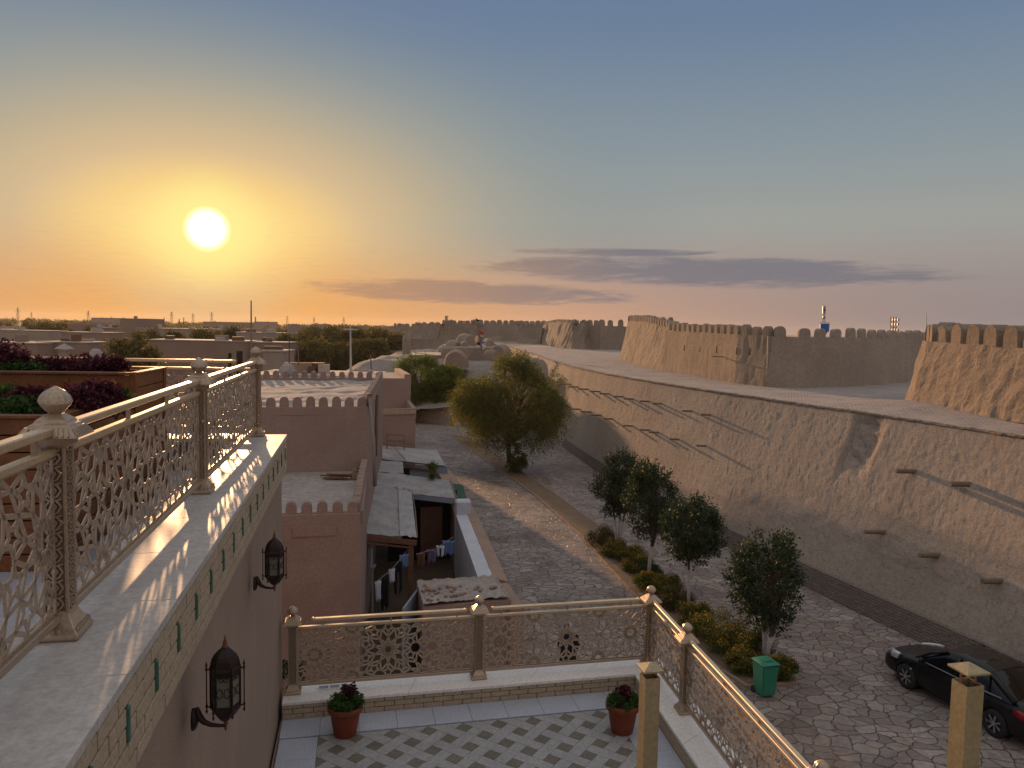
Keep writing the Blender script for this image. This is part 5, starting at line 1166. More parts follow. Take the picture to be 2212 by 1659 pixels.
def dish(X, Y, yd, r, label, az_=.5):
    p = A(X, Y, yd); t = thing('satellite_dish', label, 'satellite dish', (p.x, p.y, p.z), 0, 'satellite dishes on the roofs'); mb = MB(); rows = []
    for j in range(8):
        q = j/7*r; rows.append([(q*math.cos(a), q*q/(3.2*r)-.12*r, q*math.sin(a)) for a in np.linspace(0, 2*math.pi, 25)])
    mb.grid(rows); R3 = Matrix.Rotation(az_, 3, 'Z') @ Matrix.Rotation(-.5, 3, 'X'); mb.v = [tuple(p+R3 @ Vector(v)) for v in mb.v]; o = mb.build('bowl', 'dish', t, smooth=True)
    sm = o.modifiers.new('s', 'SOLIDIFY'); sm.thickness = .02
    tp = p+R3 @ Vector((0, -r*.9, 0)); a3 = MB()
    for an in (.5, 2.6, 4.7): a3.tube([p+R3 @ Vector((r*.95*math.cos(an), .18*r, r*.95*math.sin(an))), tp], .012, 5)
    a3.build('feed_arm', 'steel', t); MB().tube([p+Vector((0, .1, 0)), p+Vector((0, .1, -r*1.6))], .04, 6).build('mast', 'steel', t)
dish(623, 797, 55, .52, 'large white satellite dish on the roof behind the crenellated house', .6)
dish(613, 800, 57, .38, 'smaller white satellite dish half hidden by the large one', .4)
dish(209, 764, 60, .5, 'satellite dish above the upper terrace planters', .8)
def pole(X0, Yb, X1, Yt, yd, r, label, mat='pole', arms=0, group=None, cat='pole'):
    a, b = A(X0, Yb, yd), A(X1, Yt, yd); t = thing('pole', label, cat, a, 0, group); MB().tube([a, b], [r, r*.6], 7).build('shaft', mat, t)
    for k in range(arms): q = a.lerp(b, .93-.07*k); MB().box(q, (2.2*r/.1*.5, .08, .08)).build('crossarm', mat, t)
pole(543, 790, 542.5, 649, 95, .13, 'tall thin pole standing above the skyline left of the house roofs')
pole(758, 812, 757, 704, 42, .07, 'whitish leaning pole in front of the dark grove', 'limewash', 1)
pole(625, 792, 625, 735, 58, .06, 'thin dark pole left of the grove', 'rust'); pole(645, 790, 644, 748, 50, .05, 'short pole beside the satellite dishes', 'beam'); pole(803, 806, 800, 765, 52, .06, 'short brown pole in front of the right part of the grove', 'beam')
t = thing('ladder', 'pale ladder lying on the flat roof behind the crenellated house', 'ladder', A(780, 805, 50)); a, b = A(755, 804, 44), A(806, 806, 44); dd = Vector((0, 1.3, 0))
MB().bar(a+Vector((0, 0, .1)), b+Vector((0, 0, .1)), .05, .08).build('side_rail', 'dish', t); MB().bar(a+dd+Vector((0, 0, .1)), b+dd+Vector((0, 0, .1)), .05, .08).build('side_rail', 'dish', t)
for k in range(6): p = a.lerp(b, (k+.5)/6)+Vector((0, 0, .1)); MB().bar(p, p+dd, .04, .04).build('rung', 'dish', t)
t = thing('roof_vent', 'small pyramid capped roof vent on the plastered house left', 'roof vent', A(139, 760, 50)); p = A(139, 764, 50)
MB().box(p, (.5, .5, .5)).build('shaft', 'town2', t); MB().lathe([(.62, 0), (.02, .35)], 4, p+Vector((0, 0, .32)), ph=.78).build('cap', 'dish', t)
# ---------------------------------------------------------------- sheds and courtyard
def corr(name, pts, pitch, amp, mat, parent, along=1, nrib=None):
    """corrugated sheet between four corners (a-b near edge, d-c far edge); ribs run a->b"""
    a, b, c, d = [Vector(p) for p in pts]; n = nrib or max(6, int((d-a).length/pitch)); rows = []
    for j in range(n*4+1):
        f = j/(n*4); z = -amp*2 if j % 4 == 2 else 0; p, q = a.lerp(d, f), b.lerp(c, f)
        rows.append([p.lerp(q, k/8)+Vector((0, 0, z+fbm((p.x, p.y, k), 1.2)*.03)) for k in range(9)])
    mb = MB(); mb.grid(rows); o = mb.build(name, mat, parent); m_ = o.modifiers.new('s', 'SOLIDIFY'); m_.thickness = .012; return o
sh1 = thing('front_shed', 'front corrugated shed roof on a rusty pillar over the dark courtyard', 'shed', P(840, 1150, 0))
z1 = 3.25; r1 = [P(779, 1150, z1), P(868, 1160, 3.0), P(862, 1045, 3.0), P(797, 1040, z1)]
corr('corrugated_roof', r1, .15, .04, 'sheet', sh1)
r1b = [P(864, 1159, 3.02), P(900, 1163, 2.92), P(888, 1056, 2.92), P(860, 1050, 3.02)]
rows = []
for j in range(24):
    f = j/23; rows.append([r1b[0].lerp(r1b[3], f).lerp(r1b[1].lerp(r1b[2], f), k/5)+Vector((0, 0, .03+fbm((j*.5, k*.7, 0), 1.)*.05)) for k in range(6)])
o = MB().grid(rows).build('crumpled_sheet', 'sheet', sh1); o.modifiers.new('s', 'SOLIDIFY').thickness = .01
mb = MB(); mb.bar(r1[0]+Vector((0, -.02, -.14)), r1b[1]+Vector((0, -.02, -.14)), .08, .16); mb.build('front_beam', 'rust', sh1)
mb = MB(); mb.bar(r1[0]+Vector((0, -.05, -.29)), r1b[1]+Vector((-.1, -.05, -.29)), .06, .05); mb.build('lower_beam', 'rust', sh1)
pp = r1b[1]+Vector((-.18, .0, -.2)); MB().box((pp.x, pp.y, pp.z/2), (.17, .17, pp.z), .2).build('pillar', 'rust', sh1)
MB().tube([r1b[1]+Vector((.02, 0, .03)), r1b[1].lerp(r1b[2], .5)+Vector((.06, 0, .02)), r1b[2]+Vector((.02, 0, .03))], .018, 6).build('edge_cable', 'beam', sh1)
sh2 = thing('middle_shed', 'wide middle corrugated shed roof reaching the alley wall', 'shed', P(900, 1060, 0))
z2 = 2.95; r2_ = [P(886, 1066, z2), P(985, 1077, 2.8), P(972, 1038, 2.9), P(872, 1025, z2+.1)]; corr('corrugated_roof', r2_, .22, .035, 'sheet', sh2)
r2b = [P(792, 1044, z2+.2), P(888, 1058, z2+.05), P(874, 1024, z2+.15), P(811, 1020, z2+.3)]; corr('corrugated_roof', r2b, .2, .035, 'sheet', sh2)
mb = MB(); mb.bar(r2_[0]+Vector((0, -.03, -.12)), r2_[1]+Vector((0, -.03, -.12)), .04, .17); mb.build('fascia', 'graywall', sh2)
MB().tube([r2_[1]+Vector((.03, 0, .02)), r2_[2]+Vector((.03, 0, .02))], .03, 6).build('edge_cable', 'beam', sh2)
sh3 = thing('back_shed', 'back corrugated shed roof above a grey blue wall, next to the little arborvitae', 'shed', P(890, 985, 0))
r3 = [P(872, 994, 2.9), P(962, 1006, 2.7), P(944, 972, 2.85), P(812, 962, 3.0)]; corr('corrugated_roof', [P(812, 990, 3.05), r3[1], r3[2], r3[3]], .3, .04, 'sheet', sh3)
r3b = [P(811, 1018, 3.1), P(872, 1023, 3.), P(870, 997, 3.), P(811, 994, 3.1)]; corr('corrugated_roof', r3b, .25, .035, 'sheet', sh3)
a, b = P(872, 1000, 2.8), P(966, 1010, 2.6); mb = MB(); mb.slab([(a.x, a.y), (b.x, b.y), (b.x, b.y+.2), (a.x, a.y+.2)], 0, 2.65); mb.build('wall', 'graywall', sh3)
c = a.lerp(b, .06); MB().box((c.x, c.y-.03, 2.1), (.35, .06, .9), .1).build('window', 'black', sh3)
c = a.lerp(b, .3); MB().bar(a+Vector((.1, -.06, -.2)), a.lerp(b, .75)+Vector((0, -.06, -.25)), .05, .1).build('door_head', 'rust', sh3)
MB().tube([P(845, 962, 3.05)+Vector((0, 0, .1)), P(876, 998, 2.95)+Vector((0, 0, .1))], .025, 6).build('loose_pole', 'beam', sh3)
gs = thing('green_awning', 'small green corrugated strip over the alley wall', 'awning', P(995, 1062, 2.4)); corr('corrugated_strip', [P(988, 1081, 2.6), P(1010, 1083, 2.35), P(1000, 1048, 2.4), P(977, 1044, 2.65)], .12, .02, 'greenglaze', gs)
cw_ = thing('courtyard_wall', 'whitewashed courtyard wall with a crumbling mud outer edge along the alley', 'wall', (-1.5, 26, 0))
w0, w1, w2, w3 = Vector((-.86, 21.55, 0)), Vector((-2.1, 29.3, 0)), Vector((-3.3, 36.5, 0)), Vector((-5.0, 44.5, 0))
mi, mo = MB(), MB()
for (a, b) in ((w0, w1),):
    n = 16
    for k in range(n):
        p, q = a.lerp(b, k/n), a.lerp(b, (k+1)/n); o_ = Vector((.42, .07, 0)); zt = 2.42; j0, j1 = .05*fbm((k, 0, 0), .7), .05*fbm((k+1, 0, 0), .7)
        mi.prism([p, q, q+o_*(1+j1), p+o_*(1+j0)], [p+Vector((0, 0, zt)), q+Vector((0, 0, zt)), q+o_*(1+j1)+Vector((0, 0, zt+.02)), p+o_*(1+j0)+Vector((0, 0, zt+.02))])
        o2 = Vector((.86, .14, 0)); mo.prism([p+o_*(1.01+j0), q+o_*(1.01+j1), q+o2, p+o2], [p+o_*(1.01+j0)+Vector((0, 0, zt-.01+.05*rg.random())), q+o_*(1.01+j1)+Vector((0, 0, zt+.03)), q+o2+Vector((0, 0, zt-.12)), p+o2+Vector((0, 0, zt-.12))])
mi.build('whitewashed_side', 'white', cw_); mo.build('mud_side', 'plaster2', cw_)
mb = MB(); mb.slab([w1+Vector((0, .02, 0)), w2, w3, w3+Vector((.5, .1, 0)), w2+Vector((.75, .1, 0)), w1+Vector((.86, .16, 0))], 0, 2.3); mb.build('far_stretch', 'plaster2', cw_, bevel=.03)
MB().box((w1.x+.3, w1.y-.1, 1.5), (.6, .5, 2.9), .15).build('white_pier', 'white', cw_, bevel=.06)
blk = thing('flat_block', 'low square outbuilding with rubble on its flat roof between courtyard and alley', 'building', (-1.4, 20, 0))
B_ = [P(914, 1306, 2.5), P(1103, 1290, 2.5), P(1070, 1245, 2.5), P(900, 1257, 2.5)]
mb = MB(); rough_box(mb, [(p.x, p.y) for p in B_], 0, 2.42, .3, .03, 1.3, .06); mb.build('wall', 'plaster', blk)
rows = []
for j in range(26):
    f = j/25; rows.append([B_[0].lerp(B_[3], f).lerp(B_[1].lerp(B_[2], f), k/33)+Vector((0, 0, -.04+.07*abs(fbm((j*.22, k*.22, 0), 1., 4))+(.05 if j in (0, 25) or k in (0, 33) else 0))) for k in range(34)])
MB().grid(rows).build('roof', 'roofmud', blk)
rc = MB(); rg2 = random.Random(9)
for k in range(45): p = B_[0].lerp(B_[3], rg2.uniform(.08, .92)).lerp(B_[1].lerp(B_[2], .5), rg2.uniform(.03, .9)); s_2 = rg2.uniform(.03, .09); rc.box((p.x, p.y, 2.5+s_2*.2), (s_2*1.4, s_2, s_2*.6), rg2.uniform(0, 3))
tag(rc.build('rubble', 'oldbrick', blk, bevel=.006), kind='stuff'); MB().box((B_[3].x-.02, (B_[0].y+B_[3].y)/2, 1.2), (.05, (B_[3].y-B_[0].y)*.98, 2.36), -.13).build('pale_side', 'graywall', blk)
mb = MB(); p = P(1112, 1300, 2.1); mb.slab([(B_[1].x, B_[1].y-.2), (B_[1].x+.38, B_[1].y-.1), (-.0, 21.6), (-.42, 21.5)], 0, 2.3); mb.build('outer_wall', 'plaster2', blk, bevel=.03)
tag(MB().slab([(-9, 14), (-1.0, 12.8), (-.9, 24), (-2.2, 37), (-6, 40)], -.02, .012).build('courtyard_floor', 'soil'), kind='structure')
bk_ = thing('courtyard_room', 'dark recessed room at the back of the courtyard under the sheds', 'building', (-3, 31, 0)); mb = MB(); mb.slab([(-4.9, 30.6), (-2.2, 31.4), (-2.2, 31.7), (-4.9, 30.9)], 0, 2.8); mb.build('wall', 'black', bk_)  # slab painted black to give the shade under the shed roofs
c = A(930, 1130, 30.6); MB().box((c.x, 30.9, 1.3), (.9, .08, 1.9), .28).build('door', 'rust', bk_)
t = thing('cabinet', 'white framed glass cabinet standing under the front shed', 'cabinet', P(790, 1222, .9)); c = A(791, 1202, 25.); MB().box(c, (.06, .06, .06)).build('knob', 'white', t)
for dx, wv in ((-.16, .05), (.14, .09)): MB().box(c+Vector((dx, 0, 0)), (wv, .3, .62)).build('side', 'white', t)
MB().box(c+Vector((0, .06, 0)), (.26, .2, .6)).build('glass', 'glass', t); MB().box(c+Vector((0, 0, .32)), (.42, .3, .03)).build('top', 'white', t); MB().box(c+Vector((0, 0, -.34)), (.6, .4, .04)).build('shelf', 'white', t)
MB().bar(c+Vector((-.2, .1, -.36)), Vector((c.x-.2, c.y+.1, 0)), .05, .05).build('leg', 'white', t); MB().bar(c+Vector((.2, .1, -.36)), Vector((c.x+.2, c.y+.1, 0)), .05, .05).build('leg', 'white', t)
# washing lines
def garment(c0, w_, h, mat, label, kind='cloth', rz=0.6):
    t = thing('laundry', label, 'laundry', c0, 0, 'washing hung in the courtyard'); c0 = Vector(c0); ca, sa = math.cos(rz), math.sin(rz); rows = []
    for j in range(7):
        f = j/6; row = []
        for i in range(9):
            u = (i/8-.5)*w_*(1-.25*f); y = .03*math.sin(i*1.7+j*.4); row.append((c0.x+u*ca-y*sa, c0.y+u*sa+y*ca, c0.z-f*h*(1+.1*math.sin(i*1.3))))
        rows.append(row)
    if kind == 'legs':
        r1_ = [r[:4] for r in rows]; r2__ = [r[5:] for r in rows]; mb = MB(); mb.grid(r1_); mb.grid(r2__); mb.grid([r[3:6] for r in rows[:3]])
    else: mb = MB(); mb.grid(rows)
    o = mb.build('fabric', mat, t, smooth=True); o.modifiers.new('s', 'SOLIDIFY').thickness = .012
    pg = MB(); pg.box(c0+Vector((w_*.3*ca, w_*.3*sa, .01)), (.02, .02, .06)); pg.build('peg', 'beam', t)
la, lb_ = P(808, 1261, 2.0), P(884, 1183, 2.6); lc, ld = P(900, 1197, 2.5), P(979, 1160, 2.2)
for a, b, l in ((la, lb_, 'washing line sagging toward the front shed pillar'), (lc, ld, 'washing line from the pillar to the whitewashed wall')):
    t = thing('washing_line', l, 'line', a, 0, 'washing lines'); MB().tube([a, a.lerp(b, .5)-Vector((0, 0, .12)), b], .008, 5).build('cord', 'dish', t)
for f, w_, h, mt, l, k in ((.12, .2, .6, 'cloth_white', 'white shirt at the near end of the washing line', 'cloth'), (.3, .3, 1.0, 'cloth_dark', 'long black garment hanging near the white shirt', 'cloth'), (.5, .22, .42, 'cloth_white', 'white cloth in the middle of the washing line', 'cloth'), (.68, .32, .95, 'cloth_dark', 'black trousers on the washing line', 'legs'), (.86, .34, .42, 'cloth_blue', 'pale blue cloth near the pillar', 'cloth')):
    p = la.lerp(lb_, f)-Vector((0, 0, .1*math.sin(f*3.1)+.02)); garment(p, w_, h, mt, l, k)
for f, w_, h, mt, l, k in ((.38, .36, .42, 'cloth_purple', 'dark patterned cloth on the right washing line', 'cloth'), (.62, .28, .36, 'cloth_white', 'white leggings on the right washing line', 'legs'), (.86, .45, .5, 'cloth_blue', 'blue sweatshirt next to the whitewashed wall', 'cloth'), (.1, .3, .45, 'rust', 'reddish clothes bunched beside the pillar', 'cloth')):
    p = lc.lerp(ld, f)-Vector((0, 0, .08*math.sin(f*3.1)+.02)); garment(p, w_, h, mt, l, k, -.1)
# ---------------------------------------------------------------- trees
def site(Xb, Yb, Yt, z=0.):
    b = P(Xb, Yb, z); return b, A(Xb, Yt, b.y).z-z
b, h = site(1100, 1018, 768)
crown_tree('elm_tree', 'large feathery elm in the middle of the alley, olive green with drooping twigs', 'tree', b, h, 1.6, 3.5, 2.8, 230, 62000, .17, 'leaf_elm', tr=.16, seed=4, lime=.55, clr=.45, asp=.3, spray=(12, .85, -.75, .75), down=.8, lean=(.2, 0), shape=lambda w_: (.52 if w_ > .5 else 1. if w_ > -.6 else .9), gap=.12)
cc = b+Vector((.45, 0, 0)); bush('elm_suckers', 'leafy suckers growing from the foot of the large elm', 'shrub', (b.x+.5, b.y-.3, 0), .75, .6, 2.2, 2600, .15, 'leaf_elm', 5, None, .35)
p = Vector((-2.2, 62.5, 0)); crown_tree('elm_tree', 'smaller elm with a whitewashed trunk half hidden left behind the large one', 'tree', p, 4.6, 1.2, 2.3, 2., 60, 14000, .17, 'leaf_elm', tr=.14, seed=9, lime=.6, clr=.6, asp=.35, down=.3)
p = A(912, 880, 77.8); crown_tree('mulberry_tree', 'bushy green tree behind the annex at the left of the alley end', 'tree', (p.x, 77.8, 0), A(915, 772, 77.8).z, 1.2, 3.2, 1.9, 150, 34000, .22, 'leaf_bush', tr=.16, seed=12, clr=.5, asp=.35, down=.2, spray=(10, .8, -.3, .8))
p = A(968, 850, 77.2); crown_tree('mulberry_tree', 'lower bushy tree between the annex tree and the large elm', 'tree', (p.x, 77.2, 0), A(965, 790, 77.2).z, 1.2, 1.9, 1.6, 80, 16000, .2, 'leaf_bush', tr=.12, seed=13, clr=.5, asp=.4, down=.2)
for (Xb, Yb, Yt, rx, sd, lab, st) in ((1336, 1190, 987, 1.22, 41, 'first small dark tree of the row, farthest from the bin, with forked white stems', 3), (1398, 1255, 1002, 1.02, 42, 'second small dark tree of the row, overlapping the first one', 3), (1487, 1326, 1084, 1.08, 43, 'third small tree of the row on one thin white trunk', 1), (1651, 1440, 1155, 1.12, 44, 'nearest small tree of the row, upright twigs, right behind the green bin', 3)):
    b, h = site(Xb, Yb, Yt); crown_tree('young_tree', lab, 'tree', b, h, {41: 1.55, 42: 1.6, 43: 1.75, 44: 1.1}[sd], rx*.92, rx*.85, 230, 11000, .095, 'leaf_small', tr=.045, seed=sd, stems=st, lime=1.0, group='young trees in the planting strip', clr=.15, asp=.55, spray=(8, .27, .4, .5), shape=lambda w_: (.66+.34*(1-abs(w_-.0))) if w_ > 0 else 1., gap=.12)
b = A(934, 1034, 33.); crown_tree('arborvitae', 'small yellowish arborvitae in the courtyard before the grey blue wall', 'tree', (b.x, 33, 0), A(931, 980, 33).z, 1.1, .42, .4, 60, 8000, .08, 'leaf_ever', tr=.05, seed=51, clr=.17, shape=lambda w_: max(.15, .75-.7*w_), gap=.3)
for (X, Yt, yd, rx, sd, lab) in ((655, 716, 150, 6.0, 61, 'left tree of the dark grove behind the crenellated house'), (705, 708, 158, 6.6, 62, 'second tree of the dark grove, left of the whitish pole'), (770, 712, 148, 6.0, 63, 'third tree of the dark grove, right of the whitish pole'), (820, 709, 154, 5.2, 64, 'right tree of the dark grove beside the grave field'), (672, 742, 128, 4.2, 65, 'lower bushy tree in front of the dark grove, left part'), (800, 738, 130, 4.4, 66, 'lower tree in front of the dark grove, right part'), (738, 740, 134, 4.6, 67, 'low middle tree in front of the grove by the whitish pole')):
    p = A(X, Yt, yd); crown_tree('grove_tree', lab, 'tree', (p.x, yd, 0), p.z, .8, rx, rx*.8, 110, 24000, .42, 'leaf_town', tr=.3, seed=sd, clr=1.25, group='trees of the dark grove', asp=.5)
for (X, Yt, yd, rx, sd, lab) in ((283, 722, 95, 3.1, 71, 'loose reddish brown tree in front of the long plain house'), (448, 707, 175, 4.4, 72, 'round dark tree right of the walled garden house'), (508, 709, 180, 2.6, 73, 'small round tree left of the tall pole'), (95, 696, 215, 5.5, 74, 'broad dark tree cluster at the upper left, left part'), (120, 698, 225, 4.5, 75, 'broad dark tree cluster at the upper left, right part'), (322, 715, 190, 3.5, 76, 'low garden tree behind the long plain house'), (373, 716, 188, 2.4, 77, 'little round garden tree behind the long plain house'), (200, 709, 240, 3.5, 78, 'brown tree between the low houses left of the tall block')):
    p = A(X, Yt, yd); crown_tree('town_tree', lab, 'tree', (p.x, yd, 0), p.z, 1.5, rx, rx*.7, 45, 5000, .5, 'leaf_town', tr=.2, seed=sd, clr=1.1, group='trees among the town houses', asp=.6)
rg = random.Random(404)
for k in range(16):
    X = rg.uniform(5, 620); yd = rg.choice([230, 270, 330, 400, 480]); hh = rg.uniform(4.5, 8); p = Vector(((X-1106)/F_PX*yd, yd, 0))
    crown_tree('town_tree', f"{'tall' if hh > 6.5 else 'low'} far tree among the {'nearer' if yd < 300 else 'middle' if yd < 420 else 'farther'} houses, {below(X)}", 'tree', p, hh, 1., hh*.5, hh*.4, 22, 1500, .9, 'leaf_town', tr=.2, seed=500+k, clr=1.3, group='small hazy trees among the far houses', asp=.7)
# far belt of trees on the horizon: uncountable
rg = np.random.default_rng(5); cl = []
for k in range(620):
    X = rg.uniform(-60, 1100); yd = rg.uniform(520, 1500); hgt = rg.uniform(4, 9.5); q = A(X, 700, yd); cl.append((Vector((q.x, yd, hgt*.6)), rg.uniform(4, 9), 4, hgt*.42, hgt))
tag(leaves('distant_trees', 'leaf_town', None, cl, 60000, 1.5, 7, .2, .7), 'hazy belt of distant trees along the horizon', 'trees', None, 'stuff')
# shrubs of the strip
sh = [(1300, 1180, .62, .75, 1, 'reddish shrub at the far end of the strip'), (1326, 1206, .5, .6, 0, 'yellow flecked shrub under the first small tree'), (1360, 1216, .55, .65, 0, 'yellow flecked shrub between first and second tree'), (1378, 1241, .5, .55, 0, 'shrub left of the second white trunk'), (1403, 1256, .4, .5, 2, 'plain green shrub at the second white trunk'), (1403, 1282, .48, .55, 0, 'orange flecked shrub below the second tree, left'), (1440, 1288, .52, .62, 0, 'orange flecked shrub below the second tree, right'), (1458, 1320, .55, .6, 1, 'reddish shrub beside the third trunk'), (1497, 1352, .5, .58, 0, 'shrub just right of the corner post finial'), (1548, 1392, .72, .75, 0, 'large orange flecked shrub between third and nearest tree'), (1588, 1428, .62, .66, 0, 'broad shrub left of the green bin'), (1622, 1418, .55, .6, 1, 'reddish shrub at the foot of the nearest tree'), (1618, 1462, .5, .55, 0, 'shrub touching the left side of the green bin'), (1690, 1478, .42, .55, 0, 'small shrub peeping out right of the green bin')]
for i, (X, Y, r, h_, kd, lab) in enumerate(sh):
    p = P(X, Y, 0); p.y += .3
    bush('strip_shrub', lab, 'shrub', (p.x+.05, p.y, .04), r*1.3, r*1.15, h_*1.25, 7000, .06, ('leaf_shrub', 'leaf_shrub_red', 'leaf_small')[kd], 100+i, 'shrubs in the planting strip', .4, 'blossom' if kd == 0 else None, .12)
p = A(640, 1330, 14.6); bush('wall_shrub', 'dark shrub in the gap between terrace wall and crenellated house', 'shrub', (p.x-.25, 14.6, 0), .6, .5, p.z+.35, 4200, .09, 'leaf_small', 130)
p = A(1292, 735.5, 110)
# ---------------------------------------------------------------- bins
p = Vector((6.86, 19.78, 0)); rzb = .28
bn = thing('wheelie_bin', 'green plastic wheelie bin standing at the end of the planting strip', 'bin', p, rzb); tb = basis(bn)
def tbx(c, d): return lambda: None
def frus(w0, d0, w1, d1, z0, z1, oy=0): return [tb @ Vector(q) for q in ((-w0/2, -d0/2, z0), (w0/2, -d0/2, z0), (w0/2, d0/2, z0), (-w0/2, d0/2, z0))], [tb @ Vector(q) for q in ((-w1/2, -d1/2+oy, z1), (w1/2, -d1/2+oy, z1), (w1/2, d1/2+oy, z1), (-w1/2, d1/2+oy, z1))]
MB().prism(*frus(.47, .48, .575, .62, .06, .93)).build('body', 'bingreen', bn, bevel=.025, seg=2)
MB().prism(*frus(.60, .66, .61, .67, .925, .965)).build('rim', 'bingreen', bn, bevel=.01)
rows = []
for j in range(9):
    v = j/8; rows.append([tb @ Vector(((i/8-.5)*.62, (v-.5)*.68, .97+.075*math.sin(math.pi*min(1, max(0, v)))**.6*math.sin(math.pi*i/8)**.35)) for i in range(9)])
lid = MB(); lid.grid(rows); lid.build('lid', 'bingreen', bn, smooth=True)
c = tb @ Vector((0, -.1, 1.045)); MB().box(c, (.22, .2, .02), rzb).build('lid_panel', 'bingreen', bn, bevel=.006)
c0, c1 = tb @ Vector((-.24, .37, .95)), tb @ Vector((.24, .37, .95)); MB().tube([c0, c1], .018, 8).build('handle', 'bingreen', bn)
for s in (-1, 1): a, b = tb @ Vector((s*.22, .26, .1)), tb @ Vector((s*.27, .26, .1)); MB().tube([a, b], .1, 16).build('wheel', 'tyre', bn)
bn.scale = (.84, .84, .95)
p = P(982, 919, 0); yb = thing('yellow_bin', 'yellow box bin against the low wall at the far end of the alley', 'bin', p, .2)
MB().box(p+Vector((0, 0, .38)), (.52, .45, .7), .2).build('body', 'binred', yb, bevel=.02); MB().box(p+Vector((0, 0, .76)), (.6, .52, .07), .2).build('lid', 'dish', yb, bevel=.02)
for s in (-1, 1): MB().box(p+Vector((s*.2, -.1, .02)), (.06, .06, .08)).build('foot', 'rust', yb)
p = P(989, 921, 0); tb_ = thing('rubbish_bag', 'whitish rubbish bags slumped beside the yellow bin', 'rubbish bag', p); rows = []
for j in range(9):
    a = j/8*math.pi/2; rows.append([(p.x+math.cos(t_)*.4*math.cos(a)*(1+.2*noise.noise(Vector((t_, a*3, 0)))), p.y+math.sin(t_)*.3*math.cos(a), .42*math.sin(a)*(1+.3*noise.noise(Vector((t_*2, a, 3))))) for t_ in np.linspace(0, 2*math.pi, 17)])
MB().grid(rows).build('bag', 'dish', tb_, smooth=True); MB().tube([p+Vector((0, 0, .36)), p+Vector((.03, 0, .55))], [.05, .09], 7).build('knot', 'dish', tb_)
# ---------------------------------------------------------------- parked car
def evalmesh(o):
    dg_ = bpy.context.evaluated_depsgraph_get(); dg_.update(); me = bpy.data.meshes.new_from_object(o.evaluated_get(dg_)); o.modifiers.clear(); o.data = me
car = thing('parked_car', 'black four door saloon parked against the foot of the rampart, lower right', 'car', (0, 0, 0))
ST = [(2.26, .33, .60, .50), (2.20, .24, .68, .72), (2.02, .20, .755, .82), (1.7, .19, .83, .855), (1.35, .19, .885, .865), (1.0, .19, .925, .87), (.4, .19, .95, .87), (-.3, .19, .955, .87), (-1.0, .19, .965, .87), (-1.5, .19, .985, .865), (-1.85, .20, .99, .84), (-2.12, .24, .965, .79), (-2.24, .30, .90, .72), (-2.28, .40, .78, .60)]
rows = []
for x, zs, zt, hw in ST:
    zb_ = zs+(zt-zs)*.78; half = [(hw*.80, zs), (hw*.97, zs+.07), (hw, zs+(zt-zs)*.42), (hw*.985, zs+(zt-zs)*.62), (hw*.955, zb_), (hw*.86, zt-.03), (hw*.5, zt+.012), (0, zt+.02)]
    row = [(x, y, z) for y, z in half]+[(x, -y, z) for y, z in half[-2::-1]]+[(x, -hw*.3, zs-.02), (x, hw*.3, zs-.02)]; rows.append(row+[row[0]])
mb = MB(); mb.grid(rows); mb.poly(rows[0][:-1]); mb.poly(rows[-1][:-1])
body = mb.build('body', 'carpaint', car, smooth=True)
bm = bmesh.new(); bm.from_mesh(body.data); bmesh.ops.remove_doubles(bm, verts=bm.verts, dist=1e-4); bmesh.ops.recalc_face_normals(bm, faces=bm.faces); bm.to_mesh(body.data); bm.free()
body.modifiers.new('s', 'SUBSURF').levels = 2
WX = (1.305, -1.305)
cut = MB()
for x in WX:
    for s in (-1, 1): cut.tube([(x, s*.58, .315), (x, s*1.1, .315)], .365, 28)
co_ = cut.build('cutter', 'black'); bo = body.modifiers.new('b', 'BOOLEAN'); bo.operation = 'DIFFERENCE'; bo.object = co_; bo.solver = 'EXACT'
evalmesh(body); bpy.data.objects.remove(co_)
for p_ in body.data.polygons: p_.use_smooth = True
for x in WX:
    for s in (-1, 1): MB().tube([(x, s*.55, .33), (x, s*.62, .33)], .36, 24).build('wheel_housing', 'black', car)
# cabin
def cab(pts_lo, pts_hi): pass
xs = [(1.02, .915, .70), (.62, 1.19, .665), (.28, 1.385, .60), (-.1, 1.435, .585), (-.6, 1.43, .58), (-.98, 1.36, .585), (-1.35, 1.17, .63), (-1.68, .985, .67)]
rows = []
for x, zt, ht in xs:
    zl = .90; hl = .83 if .8 > x > -1.4 else .78; f = (zt-zl)/.53
    half = [(hl, zl), (hl-(hl-ht)*.5*min(1, f+.0), zl+(zt-zl)*.5), (ht+.02, zt-.05*f), (ht-.10, zt), (0, zt+.02*f)]
    rows.append([(x, y, z) for y, z in half]+[(x, -y, z) for y, z in half[-2::-1]])
mb = MB(); mb.grid(rows); mb.poly(rows[0]); mb.poly(rows[-1]); cabin = mb.build('windows', 'glass', car, smooth=True)
rr = []
for x, zt, ht in xs[2:6]:
    f = (zt-.9)/.53; h2 = ht+.028; rr.append([(x, h2, zt-.075*f), (x, h2-.01, zt-.03*f), (x, ht-.09, zt+.012), (x, 0, zt+.034*f), (x, -ht+.09, zt+.012), (x, -h2+.01, zt-.03*f), (x, -h2, zt-.075*f)])
rf_ = MB().grid(rr).build('roof', 'carpaint', car, smooth=True); rf_.modifiers.new('u', 'SUBSURF').levels = 2
for s in (-1, 1):
    for a, b, w_ in (((1.04, s*.80, .92), (.24, s*.635, 1.37), .07), ((-.98, s*.62, 1.35), (-1.72, s*.74, .97), .13), ((-.2, s*.845, .93), (-.16, s*.64, 1.37), .06), ((-1.12, s*.82, .95), (-.98, s*.66, 1.33), .05)): MB().tube([a, Vector(a).lerp(Vector(b), .5)+Vector((.02, s*.028, .035)), b], w_/2, 7).build('pillar', 'carpaint', car, smooth=True)
tr_ = MB()
